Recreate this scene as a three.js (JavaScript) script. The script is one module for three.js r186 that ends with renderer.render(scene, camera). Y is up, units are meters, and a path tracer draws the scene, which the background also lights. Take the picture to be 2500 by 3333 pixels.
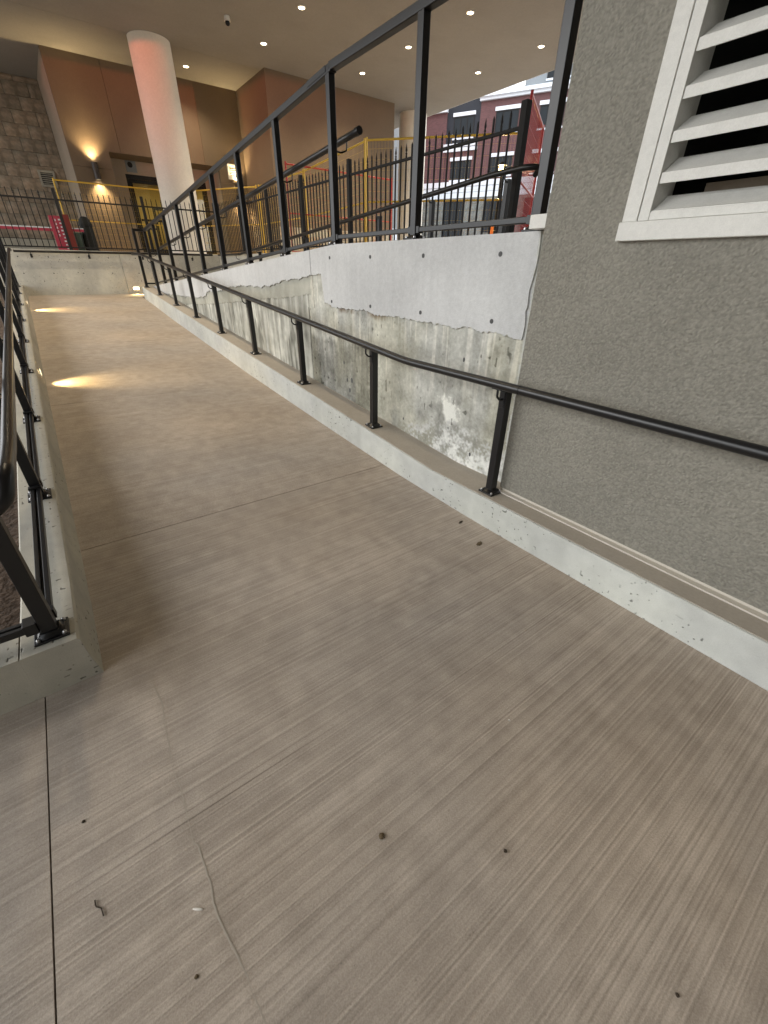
import * as THREE from 'three';
import { mergeGeometries } from 'three/addons/utils/BufferGeometryUtils.js';
import { RoundedBoxGeometry } from 'three/addons/geometries/RoundedBoxGeometry.js';
import { RectAreaLightUniformsLib } from 'three/addons/lights/RectAreaLightUniformsLib.js';

// ---------------------------------------------------------------- camera, sky, sun, exposure
const renderer = new THREE.WebGLRenderer({ antialias: true });
renderer.toneMapping = THREE.LinearToneMapping;
renderer.toneMappingExposure = 2.5;
renderer.shadowMap.enabled = true;
RectAreaLightUniformsLib.init();
const scene = new THREE.Scene();

const camera = new THREE.PerspectiveCamera(102.3, 3 / 4, 0.05, 400);
{
  const yaw = 0.64064, pitch = 0.53209, roll = 0.01399;
  const fwd = new THREE.Vector3(Math.sin(yaw) * Math.cos(pitch), -Math.sin(pitch), -Math.cos(yaw) * Math.cos(pitch));
  const right0 = new THREE.Vector3(Math.cos(yaw), 0, Math.sin(yaw));
  const up0 = new THREE.Vector3().crossVectors(right0, fwd);
  const right = right0.clone().multiplyScalar(Math.cos(roll)).addScaledVector(up0, Math.sin(roll));
  const up = up0.clone().multiplyScalar(Math.cos(roll)).addScaledVector(right0, -Math.sin(roll));
  camera.position.set(0, 1.43, 0);
  camera.quaternion.setFromRotationMatrix(new THREE.Matrix4().makeBasis(right, up, fwd.clone().negate()));
}
scene.add(camera);

{ // overcast evening sky
  const W = 64, H = 32, d = new Float32Array(W * H * 4);
  for (let j = 0; j < H; j++) for (let i = 0; i < W; i++) {
    const el = (j + 0.5) / H * 2 - 1;                       // -1 bottom ... 1 top
    const t = Math.max(0, el), k = (j * W + i) * 4;
    d[k] = 1.24 - 0.36 * t; d[k + 1] = 1.27 - 0.32 * t; d[k + 2] = 1.28 - 0.22 * t; d[k + 3] = 1;
  }
  const t = new THREE.DataTexture(d, W, H, THREE.RGBAFormat, THREE.FloatType);
  t.mapping = THREE.EquirectangularReflectionMapping; t.magFilter = THREE.LinearFilter; t.minFilter = THREE.LinearFilter; t.needsUpdate = true;
  scene.background = t; scene.environment = t;
}
const sun = new THREE.DirectionalLight(new THREE.Color(1, 0.97, 0.93), 0.6);
sun.position.set(-24, 15.5, -19); sun.target.position.set(1, 0.5, -4);
sun.castShadow = true; sun.shadow.radius = 60;
Object.assign(sun.shadow.camera, { left: -25, right: 25, top: 25, bottom: -25, near: 1, far: 120 });
scene.add(sun, sun.target);

// ---------------------------------------------------------------- helpers
let seed = 7;
const rnd = () => { seed = (seed * 1664525 + 1013904223) >>> 0; return seed / 4294967296; };
const TAB = new Float32Array(65536); for (let i = 0; i < 65536; i++) TAB[i] = rnd();
function vn(x, y, px = 256, py = 256) {                     // value noise, periodic
  const xi = Math.floor(x), yi = Math.floor(y); let fx = x - xi, fy = y - yi;
  fx = fx * fx * (3 - 2 * fx); fy = fy * fy * (3 - 2 * fy);
  const x0 = ((xi % px) + px) % px, x1 = (x0 + 1) % px, y0 = (((yi % py) + py) % py), y1 = (y0 + 1) % py;
  const h = (a, b) => TAB[(a * 251 + b * 4099 + (a ^ b) * 13) & 65535];
  const a = h(x0, y0), b = h(x1, y0), c = h(x0, y1), e = h(x1, y1);
  return a + (b - a) * fx + (c - a) * fy + (a - b - c + e) * fx * fy;
}
function fbm(x, y, oct, px = 256, py = 256) {
  let s = 0, a = 0.5, t = 0;
  for (let o = 0; o < oct; o++) { s += a * vn(x + o * 17, y + o * 31, px, py); t += a; x *= 2; y *= 2; px *= 2; py *= 2; a *= 0.5; }
  return s / t;
}
const clamp = (v, a, b) => Math.min(b, Math.max(a, v));
const sstep = (a, b, x) => { const t = clamp((x - a) / (b - a), 0, 1); return t * t * (3 - 2 * t); };
const lerp = (a, b, t) => a + (b - a) * t;
function pw(pts, x) {                                       // piecewise linear over ascending x
  if (x <= pts[0][0]) return pts[0][1];
  for (let i = 1; i < pts.length; i++) if (x <= pts[i][0]) return lerp(pts[i - 1][1], pts[i][1], (x - pts[i - 1][0]) / (pts[i][0] - pts[i - 1][0]));
  return pts[pts.length - 1][1];
}
function texPair(w, h, fn) {                                // fn(i, j) -> [r, g, b, bump] in 0..255
  const c = new Uint8Array(w * h * 4), b = new Uint8Array(w * h * 4);
  for (let j = 0; j < h; j++) for (let i = 0; i < w; i++) {
    const o = fn(i, j), k = (j * w + i) * 4, q = clamp(o[3], 0, 255);
    c[k] = clamp(o[0], 0, 255); c[k + 1] = clamp(o[1], 0, 255); c[k + 2] = clamp(o[2], 0, 255); c[k + 3] = 255;
    b[k] = b[k + 1] = b[k + 2] = q; b[k + 3] = 255;
  }
  const mk = (d, srgb) => {
    const t = new THREE.DataTexture(d, w, h, THREE.RGBAFormat); t.wrapS = t.wrapT = THREE.RepeatWrapping;
    t.magFilter = THREE.LinearFilter; t.minFilter = THREE.LinearFilter; if (srgb) t.colorSpace = THREE.SRGBColorSpace; t.needsUpdate = true; return t;
  };
  return [mk(c, true), mk(b, false)];
}
const C = (r, g, b) => new THREE.Color().setRGB(r, g, b);
const mat = (o) => new THREE.MeshStandardMaterial(o);

const taken = {};
function numbered(name) { if (!(name in taken)) { taken[name] = 0; return name; } taken[name]++; return `${name}_${String(taken[name]).padStart(3, '0')}`; }
function mesh(name, geo, m, parent) {
  const o = new THREE.Mesh(geo, m); o.castShadow = o.receiveShadow = true; o.name = parent ? name : numbered(name); (parent || scene).add(o); return o;
}
function thing(name, label, category, group) {
  const g = new THREE.Group(); g.name = numbered(name); g.userData = { label, category }; if (group) g.userData.group = group; scene.add(g); return g;
}
function structure(name) { const g = new THREE.Group(); g.name = numbered(name); g.userData = { kind: 'structure' }; scene.add(g); return g; }
function settle(g) {                                        // move a group's origin to the base of what it holds
  g.updateMatrixWorld(true); const b = new THREE.Box3().setFromObject(g), p = new THREE.Vector3((b.min.x + b.max.x) / 2, b.min.y, (b.min.z + b.max.z) / 2);
  g.position.copy(p); for (const c of g.children) c.position.sub(p); return g;
}
function sub(name, parent, x, y, z) { const g = new THREE.Group(); g.name = name; g.position.set(x, y, z); parent.add(g); return g; }
function boxUV(g, s = 1) {                                  // uv in metres / s, by the face's main direction
  if (g.index) g = g.toNonIndexed();
  const p = g.attributes.position, uv = new Float32Array(p.count * 2), a = new THREE.Vector3(), b = new THREE.Vector3(), c = new THREE.Vector3();
  for (let i = 0; i < p.count; i += 3) {
    a.fromBufferAttribute(p, i); b.fromBufferAttribute(p, i + 1); c.fromBufferAttribute(p, i + 2);
    const n = b.clone().sub(a).cross(c.clone().sub(a)), ax = Math.abs(n.x), ay = Math.abs(n.y), az = Math.abs(n.z);
    [a, b, c].forEach((q, k) => {
      const u = ax >= ay && ax >= az ? -q.z : q.x, v = ay > ax && ay > az ? -q.z : q.y;
      uv[(i + k) * 2] = u / s; uv[(i + k) * 2 + 1] = v / s;
    });
  }
  g.setAttribute('uv', new THREE.BufferAttribute(uv, 2)); return g;
}
function bx(x0, x1, y0, y1, z0, z1, r = 0, s = 1) {         // box by extents, optionally rounded
  const w = x1 - x0, h = y1 - y0, d = Math.abs(z1 - z0);
  const g = r ? new RoundedBoxGeometry(w, h, d, 2, r) : new THREE.BoxGeometry(w, h, d);
  g.translate((x0 + x1) / 2, (y0 + y1) / 2, (z0 + z1) / 2); return boxUV(g, s);
}
function norm(g) { g = g.index ? g.toNonIndexed() : g; for (const k of Object.keys(g.attributes)) if (!['position', 'normal', 'uv'].includes(k)) g.deleteAttribute(k); return g; }
const merge = (list) => mergeGeometries(list.map(norm));
function bar(a, b, w, h) {                                  // rectangular bar between two points, w across, h high
  const A = new THREE.Vector3(...a), B = new THREE.Vector3(...b), d = B.clone().sub(A), L = d.length(); d.normalize();
  const g = new RoundedBoxGeometry(w, h, L, 2, Math.min(w, h) * 0.14);
  const up = Math.abs(d.y) > 0.95 ? new THREE.Vector3(1, 0, 0) : new THREE.Vector3(0, 1, 0), xx = new THREE.Vector3().crossVectors(up, d).normalize(), yy = new THREE.Vector3().crossVectors(d, xx);
  g.applyMatrix4(new THREE.Matrix4().makeBasis(xx, yy, d)); g.translate(...A.add(B).multiplyScalar(0.5).toArray()); return norm(g);
}
function tube(pts, r, seg = 10, n, closed = false) {
  const c = new THREE.CatmullRomCurve3(pts.map((p) => new THREE.Vector3(...p)), closed, 'catmullrom', 0.15);
  return norm(new THREE.TubeGeometry(c, n || pts.length * 6, r, seg, closed));
}
function pathTube(pts, r, seg = 16) {                       // straight runs with small bends
  const cp = new THREE.CurvePath(), V = pts.map((p) => new THREE.Vector3(...p)); let last = V[0];
  const out = [V[0].clone()];
  for (let i = 1; i < V.length - 1; i++) {
    const a = V[i - 1].clone().sub(V[i]), b = V[i + 1].clone().sub(V[i]), k = Math.min(0.09, a.length() * 0.45, b.length() * 0.45);
    const p = V[i].clone().addScaledVector(a.normalize(), k), q = V[i].clone().addScaledVector(b.normalize(), k);
    for (let t = 0; t <= 6; t++) { const s = t / 6; out.push(p.clone().multiplyScalar((1 - s) ** 2).addScaledVector(V[i], 2 * s * (1 - s)).addScaledVector(q, s * s)); }
  }
  out.push(V[V.length - 1].clone());
  const curves = out.slice(1).map((p, i) => new THREE.LineCurve3(out[i], p));
  // sweep a ring along the points
  const pos = [], idx = [], nrm = []; let X = null;
  out.forEach((p, i) => {
    const d = (out[Math.min(i + 1, out.length - 1)].clone().sub(out[Math.max(i - 1, 0)])).normalize();
    if (!X) X = new THREE.Vector3().crossVectors(Math.abs(d.y) > 0.9 ? new THREE.Vector3(1, 0, 0) : new THREE.Vector3(0, 1, 0), d).normalize();
    X = X.sub(d.clone().multiplyScalar(X.dot(d))).normalize(); const Y = new THREE.Vector3().crossVectors(d, X);
    for (let k = 0; k < seg; k++) { const t = k / seg * Math.PI * 2, n = X.clone().multiplyScalar(Math.cos(t)).addScaledVector(Y, Math.sin(t)); nrm.push(n.x, n.y, n.z); pos.push(p.x + n.x * r, p.y + n.y * r, p.z + n.z * r); }
  });
  for (let i = 0; i < out.length - 1; i++) for (let k = 0; k < seg; k++) { const a = i * seg + k, b = i * seg + (k + 1) % seg; idx.push(a, b, a + seg, b, b + seg, a + seg); }
  for (const [e, base] of [[0, 0], [out.length - 1, (out.length - 1) * seg]]) {  // end caps
    const c0 = pos.length / 3, d = e ? out[e].clone().sub(out[e - 1]).normalize() : out[0].clone().sub(out[1]).normalize(); pos.push(out[e].x, out[e].y, out[e].z); nrm.push(d.x, d.y, d.z);
    for (let k = 0; k < seg; k++) { pos.push(pos[(base + k) * 3], pos[(base + k) * 3 + 1], pos[(base + k) * 3 + 2]); nrm.push(d.x, d.y, d.z); }
    for (let k = 0; k < seg; k++) { const a = c0 + 1 + k, b = c0 + 1 + (k + 1) % seg; e ? idx.push(c0, a, b) : idx.push(c0, b, a); }
  }
  const g = new THREE.BufferGeometry(); g.setAttribute('position', new THREE.Float32BufferAttribute(pos, 3)); g.setAttribute('normal', new THREE.Float32BufferAttribute(nrm, 3));
  g.setAttribute('uv', new THREE.Float32BufferAttribute(new Float32Array(pos.length / 3 * 2), 2)); g.setIndex(idx); return norm(g);
}
function extrudeX(pts, x0, x1, s = 1, bevel = 0) {          // pts: [z, y] outline, swept from x0 to x1
  const sh = new THREE.Shape(pts.map(([z, y]) => new THREE.Vector2(-z, y)));
  const g = new THREE.ExtrudeGeometry(sh, { depth: x1 - x0 - 2 * bevel, bevelEnabled: !!bevel, bevelSize: bevel, bevelThickness: bevel, bevelOffset: -bevel, bevelSegments: 2 });
  g.rotateY(Math.PI / 2); g.translate(x0 + bevel, 0, 0); g.rotateY(0);
  return boxUV(g, s);
}
function extrudeZ(sh, z0, z1, s = 1) { const g = new THREE.ExtrudeGeometry(sh, { depth: z1 - z0, bevelEnabled: false }); g.translate(0, 0, z0); return boxUV(g, s); }
const poly = (pts) => new THREE.Shape(pts.map((p) => new THREE.Vector2(...p)));
function gridSlab(xs, zs, yf, depth, s = 1, colf) {         // top sheet with sides
  const pos = [], uv = [], col = [], idx = [], nx = xs.length, nz = zs.length;
  for (const z of zs) for (const x of xs) { pos.push(x, yf(x, z), z); uv.push(x / s, -z / s); if (colf) { const c = colf(x, z); col.push(c, c, c); } }
  for (let j = 0; j < nz - 1; j++) for (let i = 0; i < nx - 1; i++) { const a = j * nx + i; idx.push(a, a + 1, a + nx, a + 1, a + nx + 1, a + nx); }
  const rim = []; for (let i = 0; i < nx; i++) rim.push(i); for (let j = 1; j < nz; j++) rim.push(j * nx + nx - 1); for (let i = nx - 2; i >= 0; i--) rim.push((nz - 1) * nx + i); for (let j = nz - 2; j > 0; j--) rim.push(j * nx);
  const b0 = pos.length / 3;
  rim.forEach((r) => { pos.push(pos[r * 3], pos[r * 3 + 1], pos[r * 3 + 2]); uv.push(uv[r * 2], uv[r * 2 + 1]); if (colf) col.push(col[r * 3], col[r * 3], col[r * 3]); });
  rim.forEach((r) => { pos.push(pos[r * 3], pos[r * 3 + 1] - depth, pos[r * 3 + 2]); uv.push(uv[r * 2], uv[r * 2 + 1] + depth / s); if (colf) col.push(col[r * 3], col[r * 3], col[r * 3]); });
  const m = rim.length; for (let k = 0; k < m; k++) { const k2 = (k + 1) % m; idx.push(b0 + k, b0 + k + m, b0 + k2, b0 + k2, b0 + k + m, b0 + k2 + m); }
  const g = new THREE.BufferGeometry(); g.setAttribute('position', new THREE.Float32BufferAttribute(pos, 3)); g.setAttribute('uv', new THREE.Float32BufferAttribute(uv, 2)); if (colf) g.setAttribute('color', new THREE.Float32BufferAttribute(col, 3));
  // upward faces: zs run from near (+) to far (-)
  for (let i = 0; i < idx.length; i += 3) { const t = idx[i + 1]; idx[i + 1] = idx[i + 2]; idx[i + 2] = t; }
  g.setIndex(idx); g.computeVertexNormals();
  const n = g.attributes.normal; if (n.getY(Math.floor(nz / 2) * nx + Math.floor(nx / 2)) < 0) { for (let i = 0; i < idx.length; i += 3) { const t = idx[i + 1]; idx[i + 1] = idx[i + 2]; idx[i + 2] = t; } g.setIndex(idx); g.computeVertexNormals(); }
  return g;
}
const range = (a, b, n) => Array.from({ length: n + 1 }, (_, i) => a + (b - a) * i / n);

// ---------------------------------------------------------------- levels
const RB = -1.975;                                           // foot of the ramp
const yLeft = (z) => z > -12 ? 0.0803 * Math.max(0, RB - z) : 0.815 - 0.01 * sstep(-12.1, -12, z);
const RIGHT = [[-13.6, 0.815], [-12.1, 0.812], [-11.9, 0.8], [-10.9, 0.712], [-9.4, 0.563], [-7.7, 0.422], [-5.6, 0.24], [-3.43, 0.092], [-2.3, 0.022], [-1.6, 0], [9, 0]];
const yRight = (z) => pw(RIGHT, z);
const XL = -0.245, XR = 1.873, XW = 2.115, XS = 2.03;
const yFloor = (x, z) => lerp(yLeft(z), yRight(z), clamp((x - XL) / (XR - XL), 0, 1));
const kTop = (z) => 0.2 + 0.084 * Math.max(0, -1.95 - z);
const wTop = (z) => 1.606 - 0.0705 * Math.max(0, -3.6 - z);
const PLAZA = 1.7, YC = 6.28;

// ---------------------------------------------------------------- materials
const T = {};
const broom = (n, amt, cloud) => texPair(n, n, (i, j) => {     // broomed concrete, 4 m tile, strokes along x
  const u = i / n, v = j / n;
  const vv = v + (vn(u * 2, v * 2, 2, 2) - 0.5) * 0.004 + (vn(u * 7, v * 3, 7, 3) - 0.5) * 0.0008;
  const s = vn(u * 2, vv * 720, 2, 720) * 0.55 + vn(u * 4 + 3, vv * 1024, 4, 1024) * 0.4 + vn(u * 3 + 9, vv * 400, 3, 400) * 0.25 - 0.6;
  const gr = sstep(0.90, 0.97, vn(u * 2 + 5, vv * 310, 2, 310)) * sstep(0.3, 0.6, vn(u * 3, vv * 40 + 7, 3, 40));
  const press = 0.5 + 0.9 * fbm(u * 6, v * 6, 3, 6, 6);
  const blot = fbm(u * 5 + 40, v * 5, 6, 5, 5) - 0.5, warm = fbm(u * 4, v * 4 + 20, 4, 4, 4) - 0.5, spk = fbm(u * 60, v * 60, 2, 60, 60) - 0.5;
  const grain = (TAB[(i * 7 + j * 1031) & 65535] - 0.5);
  const pit = TAB[(i * 131 + j * 7919 + (i * j)) & 65535] > 0.9996 ? -30 : 0;
  const b = 178 + (s * press * 34 - gr * 20) * amt + blot * cloud + spk * 22 + grain * 22 + pit;
  return [b + warm * 9 + 3, b - 5, b - 14 - warm * 12, 128 + (s * press * 150 - gr * 60) * amt + spk * 50 + grain * 34 + pit * 2];
});
T.floor = broom(2048, 1, 28); T.ramp = broom(1024, 0.6, 28);
T.conc = texPair(1024, 1024, (i, j) => {                    // cast concrete, 2 m tile
  const u = i / 1024, v = j / 1024;
  const bl = fbm(u * 4, v * 4, 5, 4, 4) - 0.5, f = fbm(u * 40, v * 40, 2, 40, 40) - 0.5, st = vn(u * 30, v * 3, 30, 3) - 0.5, g = TAB[(i * 17 + j * 2039) & 65535] - 0.5;
  const pp = vn(u * 150 + 5, v * 150, 150, 150), pore = sstep(0.86, 0.94, pp) * sstep(0.38, 0.6, fbm(u * 9, v * 9, 2, 9, 9));
  const patch = sstep(0.46, 0.56, fbm(u * 3 + 70, v * 2, 3, 3, 2)); const b = 198 + bl * 44 + f * 14 + st * 7 + g * 11 - pore * 74 + (patch - 0.5) * 8;
  return [b, b + 1, b - 3 - bl * 10, 150 + f * 40 + g * 20 - pore * 140];
});
T.stucco = texPair(1024, 1024, (i, j) => {                  // sand-finish stucco, 0.8 m tile
  const u = i / 1024, v = j / 1024;
  const w = vn(u * 30, v * 30, 30, 30) * 0.02;
  const a = vn((u + v * 0.6) * 80 + w * 80, v * 110 - u * 40, 160, 220) , b2 = fbm(u * 95 + 3, v * 95, 2, 95, 95), bl = fbm(u * 3, v * 3, 4, 3, 3) - 0.5;
  const h = a * 0.45 + b2 * 0.55 - 0.5, g = TAB[(i * 29 + j * 1777) & 65535] - 0.5;
  const b = 200 + h * 52 + bl * 20 + g * 14;
  return [b, b, b - 1, 128 + h * 230 + g * 14];
});
T.paint = texPair(512, 512, (i, j) => {                     // fine texture of painted board and plaster, 1.5 m tile
  const u = i / 512, v = j / 512, f = fbm(u * 60, v * 60, 2, 60, 60) - 0.5, bl = fbm(u * 3, v * 3, 4, 3, 3) - 0.5, g = TAB[(i * 37 + j * 911) & 65535] - 0.5;
  const b = 222 + bl * 16 + f * 10 + g * 10; return [b, b, b - 2, 128 + f * 140 + g * 40];
});
T.stone = texPair(512, 512, (i, j) => {                     // split stone face, 1.2 m tile
  const u = i / 512, v = j / 512, f = fbm(u * 14, v * 14, 5, 14, 14) - 0.5, bl = fbm(u * 4, v * 4, 3, 4, 4) - 0.5, pk = fbm(u * 6 + 50, v * 6, 3, 6, 6) - 0.5;
  const b = 178 + f * 90 + bl * 40; return [b + pk * 24, b - 8, b - 22 - pk * 10, 128 + f * 240];
});
T.soil = texPair(512, 512, (i, j) => {
  const u = i / 512, v = j / 512, f = fbm(u * 30, v * 30, 4, 30, 30), s = vn(u * 20 + v * 30, v * 70, 256, 256); const b = 40 + f * 50 + (s > 0.86 ? 40 : 0);
  return [b + 22, b + 6, b - 8, f * 220 + s * 30];
});
T.brick = texPair(512, 512, (i, j) => {                     // brickwork seen from fifty metres, 2 m tile
  const row = Math.floor(j / 17), off = (row % 2) * 26, br = Math.floor((i + off) / 52), m = j % 17 < 2 || (i + off) % 52 < 2;
  const t = TAB[(row * 131 + br * 17) & 65535]; if (m) return [88, 76, 76, 60]; return [86 + t * 12, 58 + t * 8, 59 + t * 8, 150];
});
// the cast wall beside the ramp: two pours over an older, stained lower wall. u along z from -12.2 to -1.4, v from y 0.1 to 1.7
const EDGE = [[-12.2, 0.9], [-9.7, 0.94], [-9, 0.95], [-8.3, 0.965], [-7.75, 1.02], [-7.55, 1.095], [-7.2, 1.1], [-6.9, 1.14], [-6.5, 1.19], [-6.0, 1.22], [-5.4, 1.23], [-4.82, 1.275], [-4.72, 1.31], [-4.3, 1.34], [-4.06, 1.375], [-3.86, 1.385], [-3.82, 1.14], [-3.5, 1.12], [-3.2, 1.13], [-2.97, 1.11], [-2.59, 1.12], [-2.2, 1.105], [-1.9, 1.11], [-1.56, 1.1], [-1.4, 1.1]];
const MID = [[-12.2, 0.62], [-10, 0.76], [-7.8, 0.9], [-6.9, 0.97], [-6.36, 1.01], [-5.5, 1.09], [-4.75, 1.14], [-4.19, 1.195], [-4.1, 1.2]];
const jag = (z, k) => (fbm(z * 9 + 40, k, 3) - 0.5) * 0.035 + (vn(z * 60 + 11, k) - 0.5) * 0.016;
T.wall = texPair(2048, 512, (i, j) => {
  const z = -12.2 + 10.8 * i / 2048, y = 0.1 + 1.6 * j / 512, g = TAB[(i * 19 + j * 3001) & 65535] - 0.5;
  const n1 = fbm(z * 2.1 + 60, y * 2.4 + 9, 5), n2 = fbm(z * 11 + 30, y * 11, 4), st = fbm(z * 26 + 70, y * 2.2, 3), fine = fbm(z * 60 + 20, y * 60, 2);
  let b, r = 0, bl = 0, h = 120;
  const e = pw(EDGE, z) + jag(z, 1), m = z < -4.1 ? pw(MID, z) + jag(z, 7) * 0.6 : -1;
  if (y > e) { b = 203 + (n1 - 0.5) * 30 + (fine - 0.5) * 12 + (st - 0.5) * 10; h = 170; bl = 3; }
  else if (y > m && z < -4.1) { b = 172 + (n1 - 0.5) * 50 + (n2 - 0.5) * 40; r = 3; bl = -8; h = 135; }
  else if (z < -4.15) {                                     // boarded lower wall, vertical streaks
    const brd = Math.abs(((z + 12.2) / 0.62) % 1 - 0.5) < 0.07 ? 1 : 0, p2 = vn(z * 1.7 + 12, 3);
    b = 184 + (st - 0.5) * 100 + (n2 - 0.5) * 56 + (p2 - 0.5) * 40 + brd * 14; r = 2; bl = -6; h = 118 + brd * 14;
    const dk = sstep(0.62, 0.74, fbm(z * 5 + 90, y * 1.6 + 4, 4)); b -= dk * 46;
  } else {                                                  // old wall at the near end
    const yel = sstep(0.35, 0.65, fbm(z * 3.1 + 15, y * 1.5 + 44, 3));
    b = 180 + (n1 - 0.5) * 60 + (n2 - 0.5) * 58 + (st - 0.5) * 24; r = 1 + yel * 3; bl = -4 - yel * 6; b += (fine - 0.5) * 30;
    const dk = sstep(0.02, -0.05, y - 0.86 - jag(z, 3) * 2) * sstep(-3.0, -3.16, z + jag(y, 5) * 3); b -= dk * (50 + (st - 0.5) * 60);
    const ef = sstep(0.5, 0.3, y - (fbm(z * 4, 3, 3) - 0.5) * 0.3) * sstep(-2.9, -2.2, z) * sstep(0.36, 0.62, n2 * 0.6 + fine * 0.4); b += ef * 44; if (ef > 0.3) { r *= 0.3; bl *= 0.2; }
    const wp = sstep(0.13, 0.05, Math.hypot((z + 2.1) * 0.8, y - 0.55) + (fine - 0.5) * 0.12); b = lerp(b, 232, wp * sstep(0.35, 0.6, n2));
    const run = sstep(0.60, 0.72, fbm(z * 34 + 8, y * 1.6, 3)) * sstep(0.45, 0.9, y); b += run * 24; r += run * 3;
    h = 105 + (n2 - 0.5) * 60;
    const pit = sstep(0.86, 0.92, vn(z * 40 + 5, y * 26 + 3)) * sstep(0.5, 0.7, vn(z * 5, y * 5 + 30)); b -= pit * 60; h -= pit * 80;
    // rust and dirt held in the ragged edge of the pour above
    const rust = sstep(0.05, 0.0, e - y) * sstep(-2.7, -3.1, z) * sstep(-4.0, -3.7, z) * sstep(0.4, 0.6, n2); b -= rust * 90; r += rust * 26;
  }
  if (z > -1.552 + (fine - 0.5) * 0.02) { b = 196 + (fine - 0.5) * 20; r = 0; bl = -3; h = 140; }
  const jz = y > 1.09 ? -4.05 : -4.17, jd = Math.abs(z - jz + (fine - 0.5) * 0.006); if (jd < 0.012) { b -= 70 * (1 - jd / 0.012); h -= 60; }
  const ed = Math.abs(y - e); if (ed < 0.006 && z < -4.1) b -= 22 * (vn(z * 30, 2) > 0.45 ? 1 : 0.2);
  const md = Math.abs(y - m); if (md < 0.008) b -= 26 * (vn(z * 20, 8) > 0.4 ? 1 : 0.2);
  b += g * 11;
  return [b + r, b + r * 0.4, b + bl, h + g * 24 + (fine - 0.5) * 30];
});
const tiled = ([c, b], rough, bump, tint = C(1, 1, 1), extra = {}) => mat({ map: c, bumpMap: b, bumpScale: bump, color: tint, roughness: rough, ...extra });
const M = {
  floor: tiled(T.floor, 0.9, 0.003, C(1.0, 0.945, 0.885), { vertexColors: true }),
  floor2: tiled(T.ramp, 0.9, 0.003, C(0.885, 0.835, 0.78)),
  floor3: tiled(T.floor, 0.9, 0.003, C(0.885, 0.835, 0.78)),
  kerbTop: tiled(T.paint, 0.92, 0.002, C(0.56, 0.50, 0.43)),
  kerb: tiled(T.conc, 0.85, 0.004, C(0.88, 0.89, 0.88)),
  kerbL: tiled(T.conc, 0.88, 0.004, C(0.74, 0.70, 0.63)),
  conc: tiled(T.conc, 0.85, 0.003, C(0.98, 0.95, 0.88)),
  wall: tiled(T.wall, 0.88, 0.007, C(0.91, 0.92, 0.885)),
  stucco: tiled(T.stucco, 0.93, 0.0055, C(0.40, 0.38, 0.325)),
  brown: tiled(T.paint, 0.9, 0.002, C(0.21, 0.155, 0.105)),
  pinkBeige: tiled(T.paint, 0.9, 0.002, C(0.46, 0.38, 0.30)),
  ceiling: tiled(T.paint, 0.92, 0.001, C(0.37, 0.35, 0.322)),
  column: tiled(T.paint, 0.8, 0.001, C(0.98, 0.93, 0.84)),
  stone: tiled(T.stone, 0.95, 0.012, C(0.62, 0.56, 0.50)),
  stoneB: tiled(T.stone, 0.95, 0.012, C(0.54, 0.50, 0.45)),
  stoneC: tiled(T.stone, 0.95, 0.012, C(0.68, 0.60, 0.52)),
  stoneSmooth: tiled(T.conc, 0.9, 0.002, C(0.62, 0.57, 0.48)),
  soil: tiled(T.soil, 1, 0.02, C(0.6, 0.55, 0.5)),
  lip: mat({ color: C(0.40, 0.355, 0.30), roughness: 0.95 }),
  joint: mat({ color: C(0.04, 0.034, 0.028), roughness: 1 }),
  mortar: mat({ color: C(0.14, 0.12, 0.10), roughness: 1 }),
  black: mat({ color: C(0.008, 0.008, 0.009), roughness: 0.34 }),
  iron: mat({ color: C(0.007, 0.0065, 0.0065), roughness: 0.75 }),
  steel: mat({ color: C(0.62, 0.62, 0.63), roughness: 0.3, metalness: 1 }),
  white: tiled(T.paint, 0.55, 0.0006, C(0.93, 0.92, 0.88)),
  flash: mat({ color: C(0.56, 0.52, 0.45), roughness: 0.5 }),
  dark: mat({ color: C(0.01, 0.01, 0.01), roughness: 0.9 }),
  hole: mat({ color: C(0.10, 0.10, 0.10), roughness: 1 }),
  yellow: mat({ color: C(0.62, 0.40, 0.04), roughness: 0.45 }),
  red: mat({ color: C(0.42, 0.02, 0.015), roughness: 0.5 }),
  orange: mat({ color: C(0.72, 0.17, 0.02), roughness: 0.5 }),
  pink: mat({ color: C(0.36, 0.035, 0.07), roughness: 0.6 }),
  maroon: mat({ color: C(0.16, 0.018, 0.012), roughness: 0.6 }),
  plastic: mat({ color: C(0.007, 0.008, 0.007), roughness: 0.8 }),
  green: mat({ color: C(0.045, 0.075, 0.055), roughness: 0.5 }),
  bronze: mat({ color: C(0.03, 0.022, 0.017), roughness: 0.45 }),
  brickFar: tiled(T.brick, 0.9, 0.002, C(1, 1, 1)),
  navy: tiled(T.paint, 0.8, 0.001, C(0.02, 0.025, 0.036)),
  trim: mat({ color: C(0.62, 0.66, 0.72), roughness: 0.6 }),
  greySiding: tiled(T.paint, 0.8, 0.001, C(0.26, 0.285, 0.31)),
  greyStone: tiled(T.stone, 0.9, 0.01, C(0.34, 0.38, 0.43)),
  glassDark: new THREE.MeshPhysicalMaterial({ color: C(0.012, 0.016, 0.02), roughness: 0.12, metalness: 0, specularIntensity: 0.3 }),
  pane: new THREE.MeshPhysicalMaterial({ color: C(0.94, 0.96, 0.94), roughness: 0.02, transmission: 1, thickness: 0, ior: 1.5 }),
  ochre: tiled(T.paint, 0.8, 0.001, C(0.62, 0.47, 0.16)),
  lampGlow: mat({ color: C(1, 1, 1), emissive: C(1, 0.82, 0.5), emissiveIntensity: 9 }),
  stepGlow: mat({ color: C(1, 1, 1), emissive: C(1, 0.80, 0.48), emissiveIntensity: 4 }),
};
const WARM = C(1, 0.72, 0.36), WARM2 = C(1, 0.70, 0.30);

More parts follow.
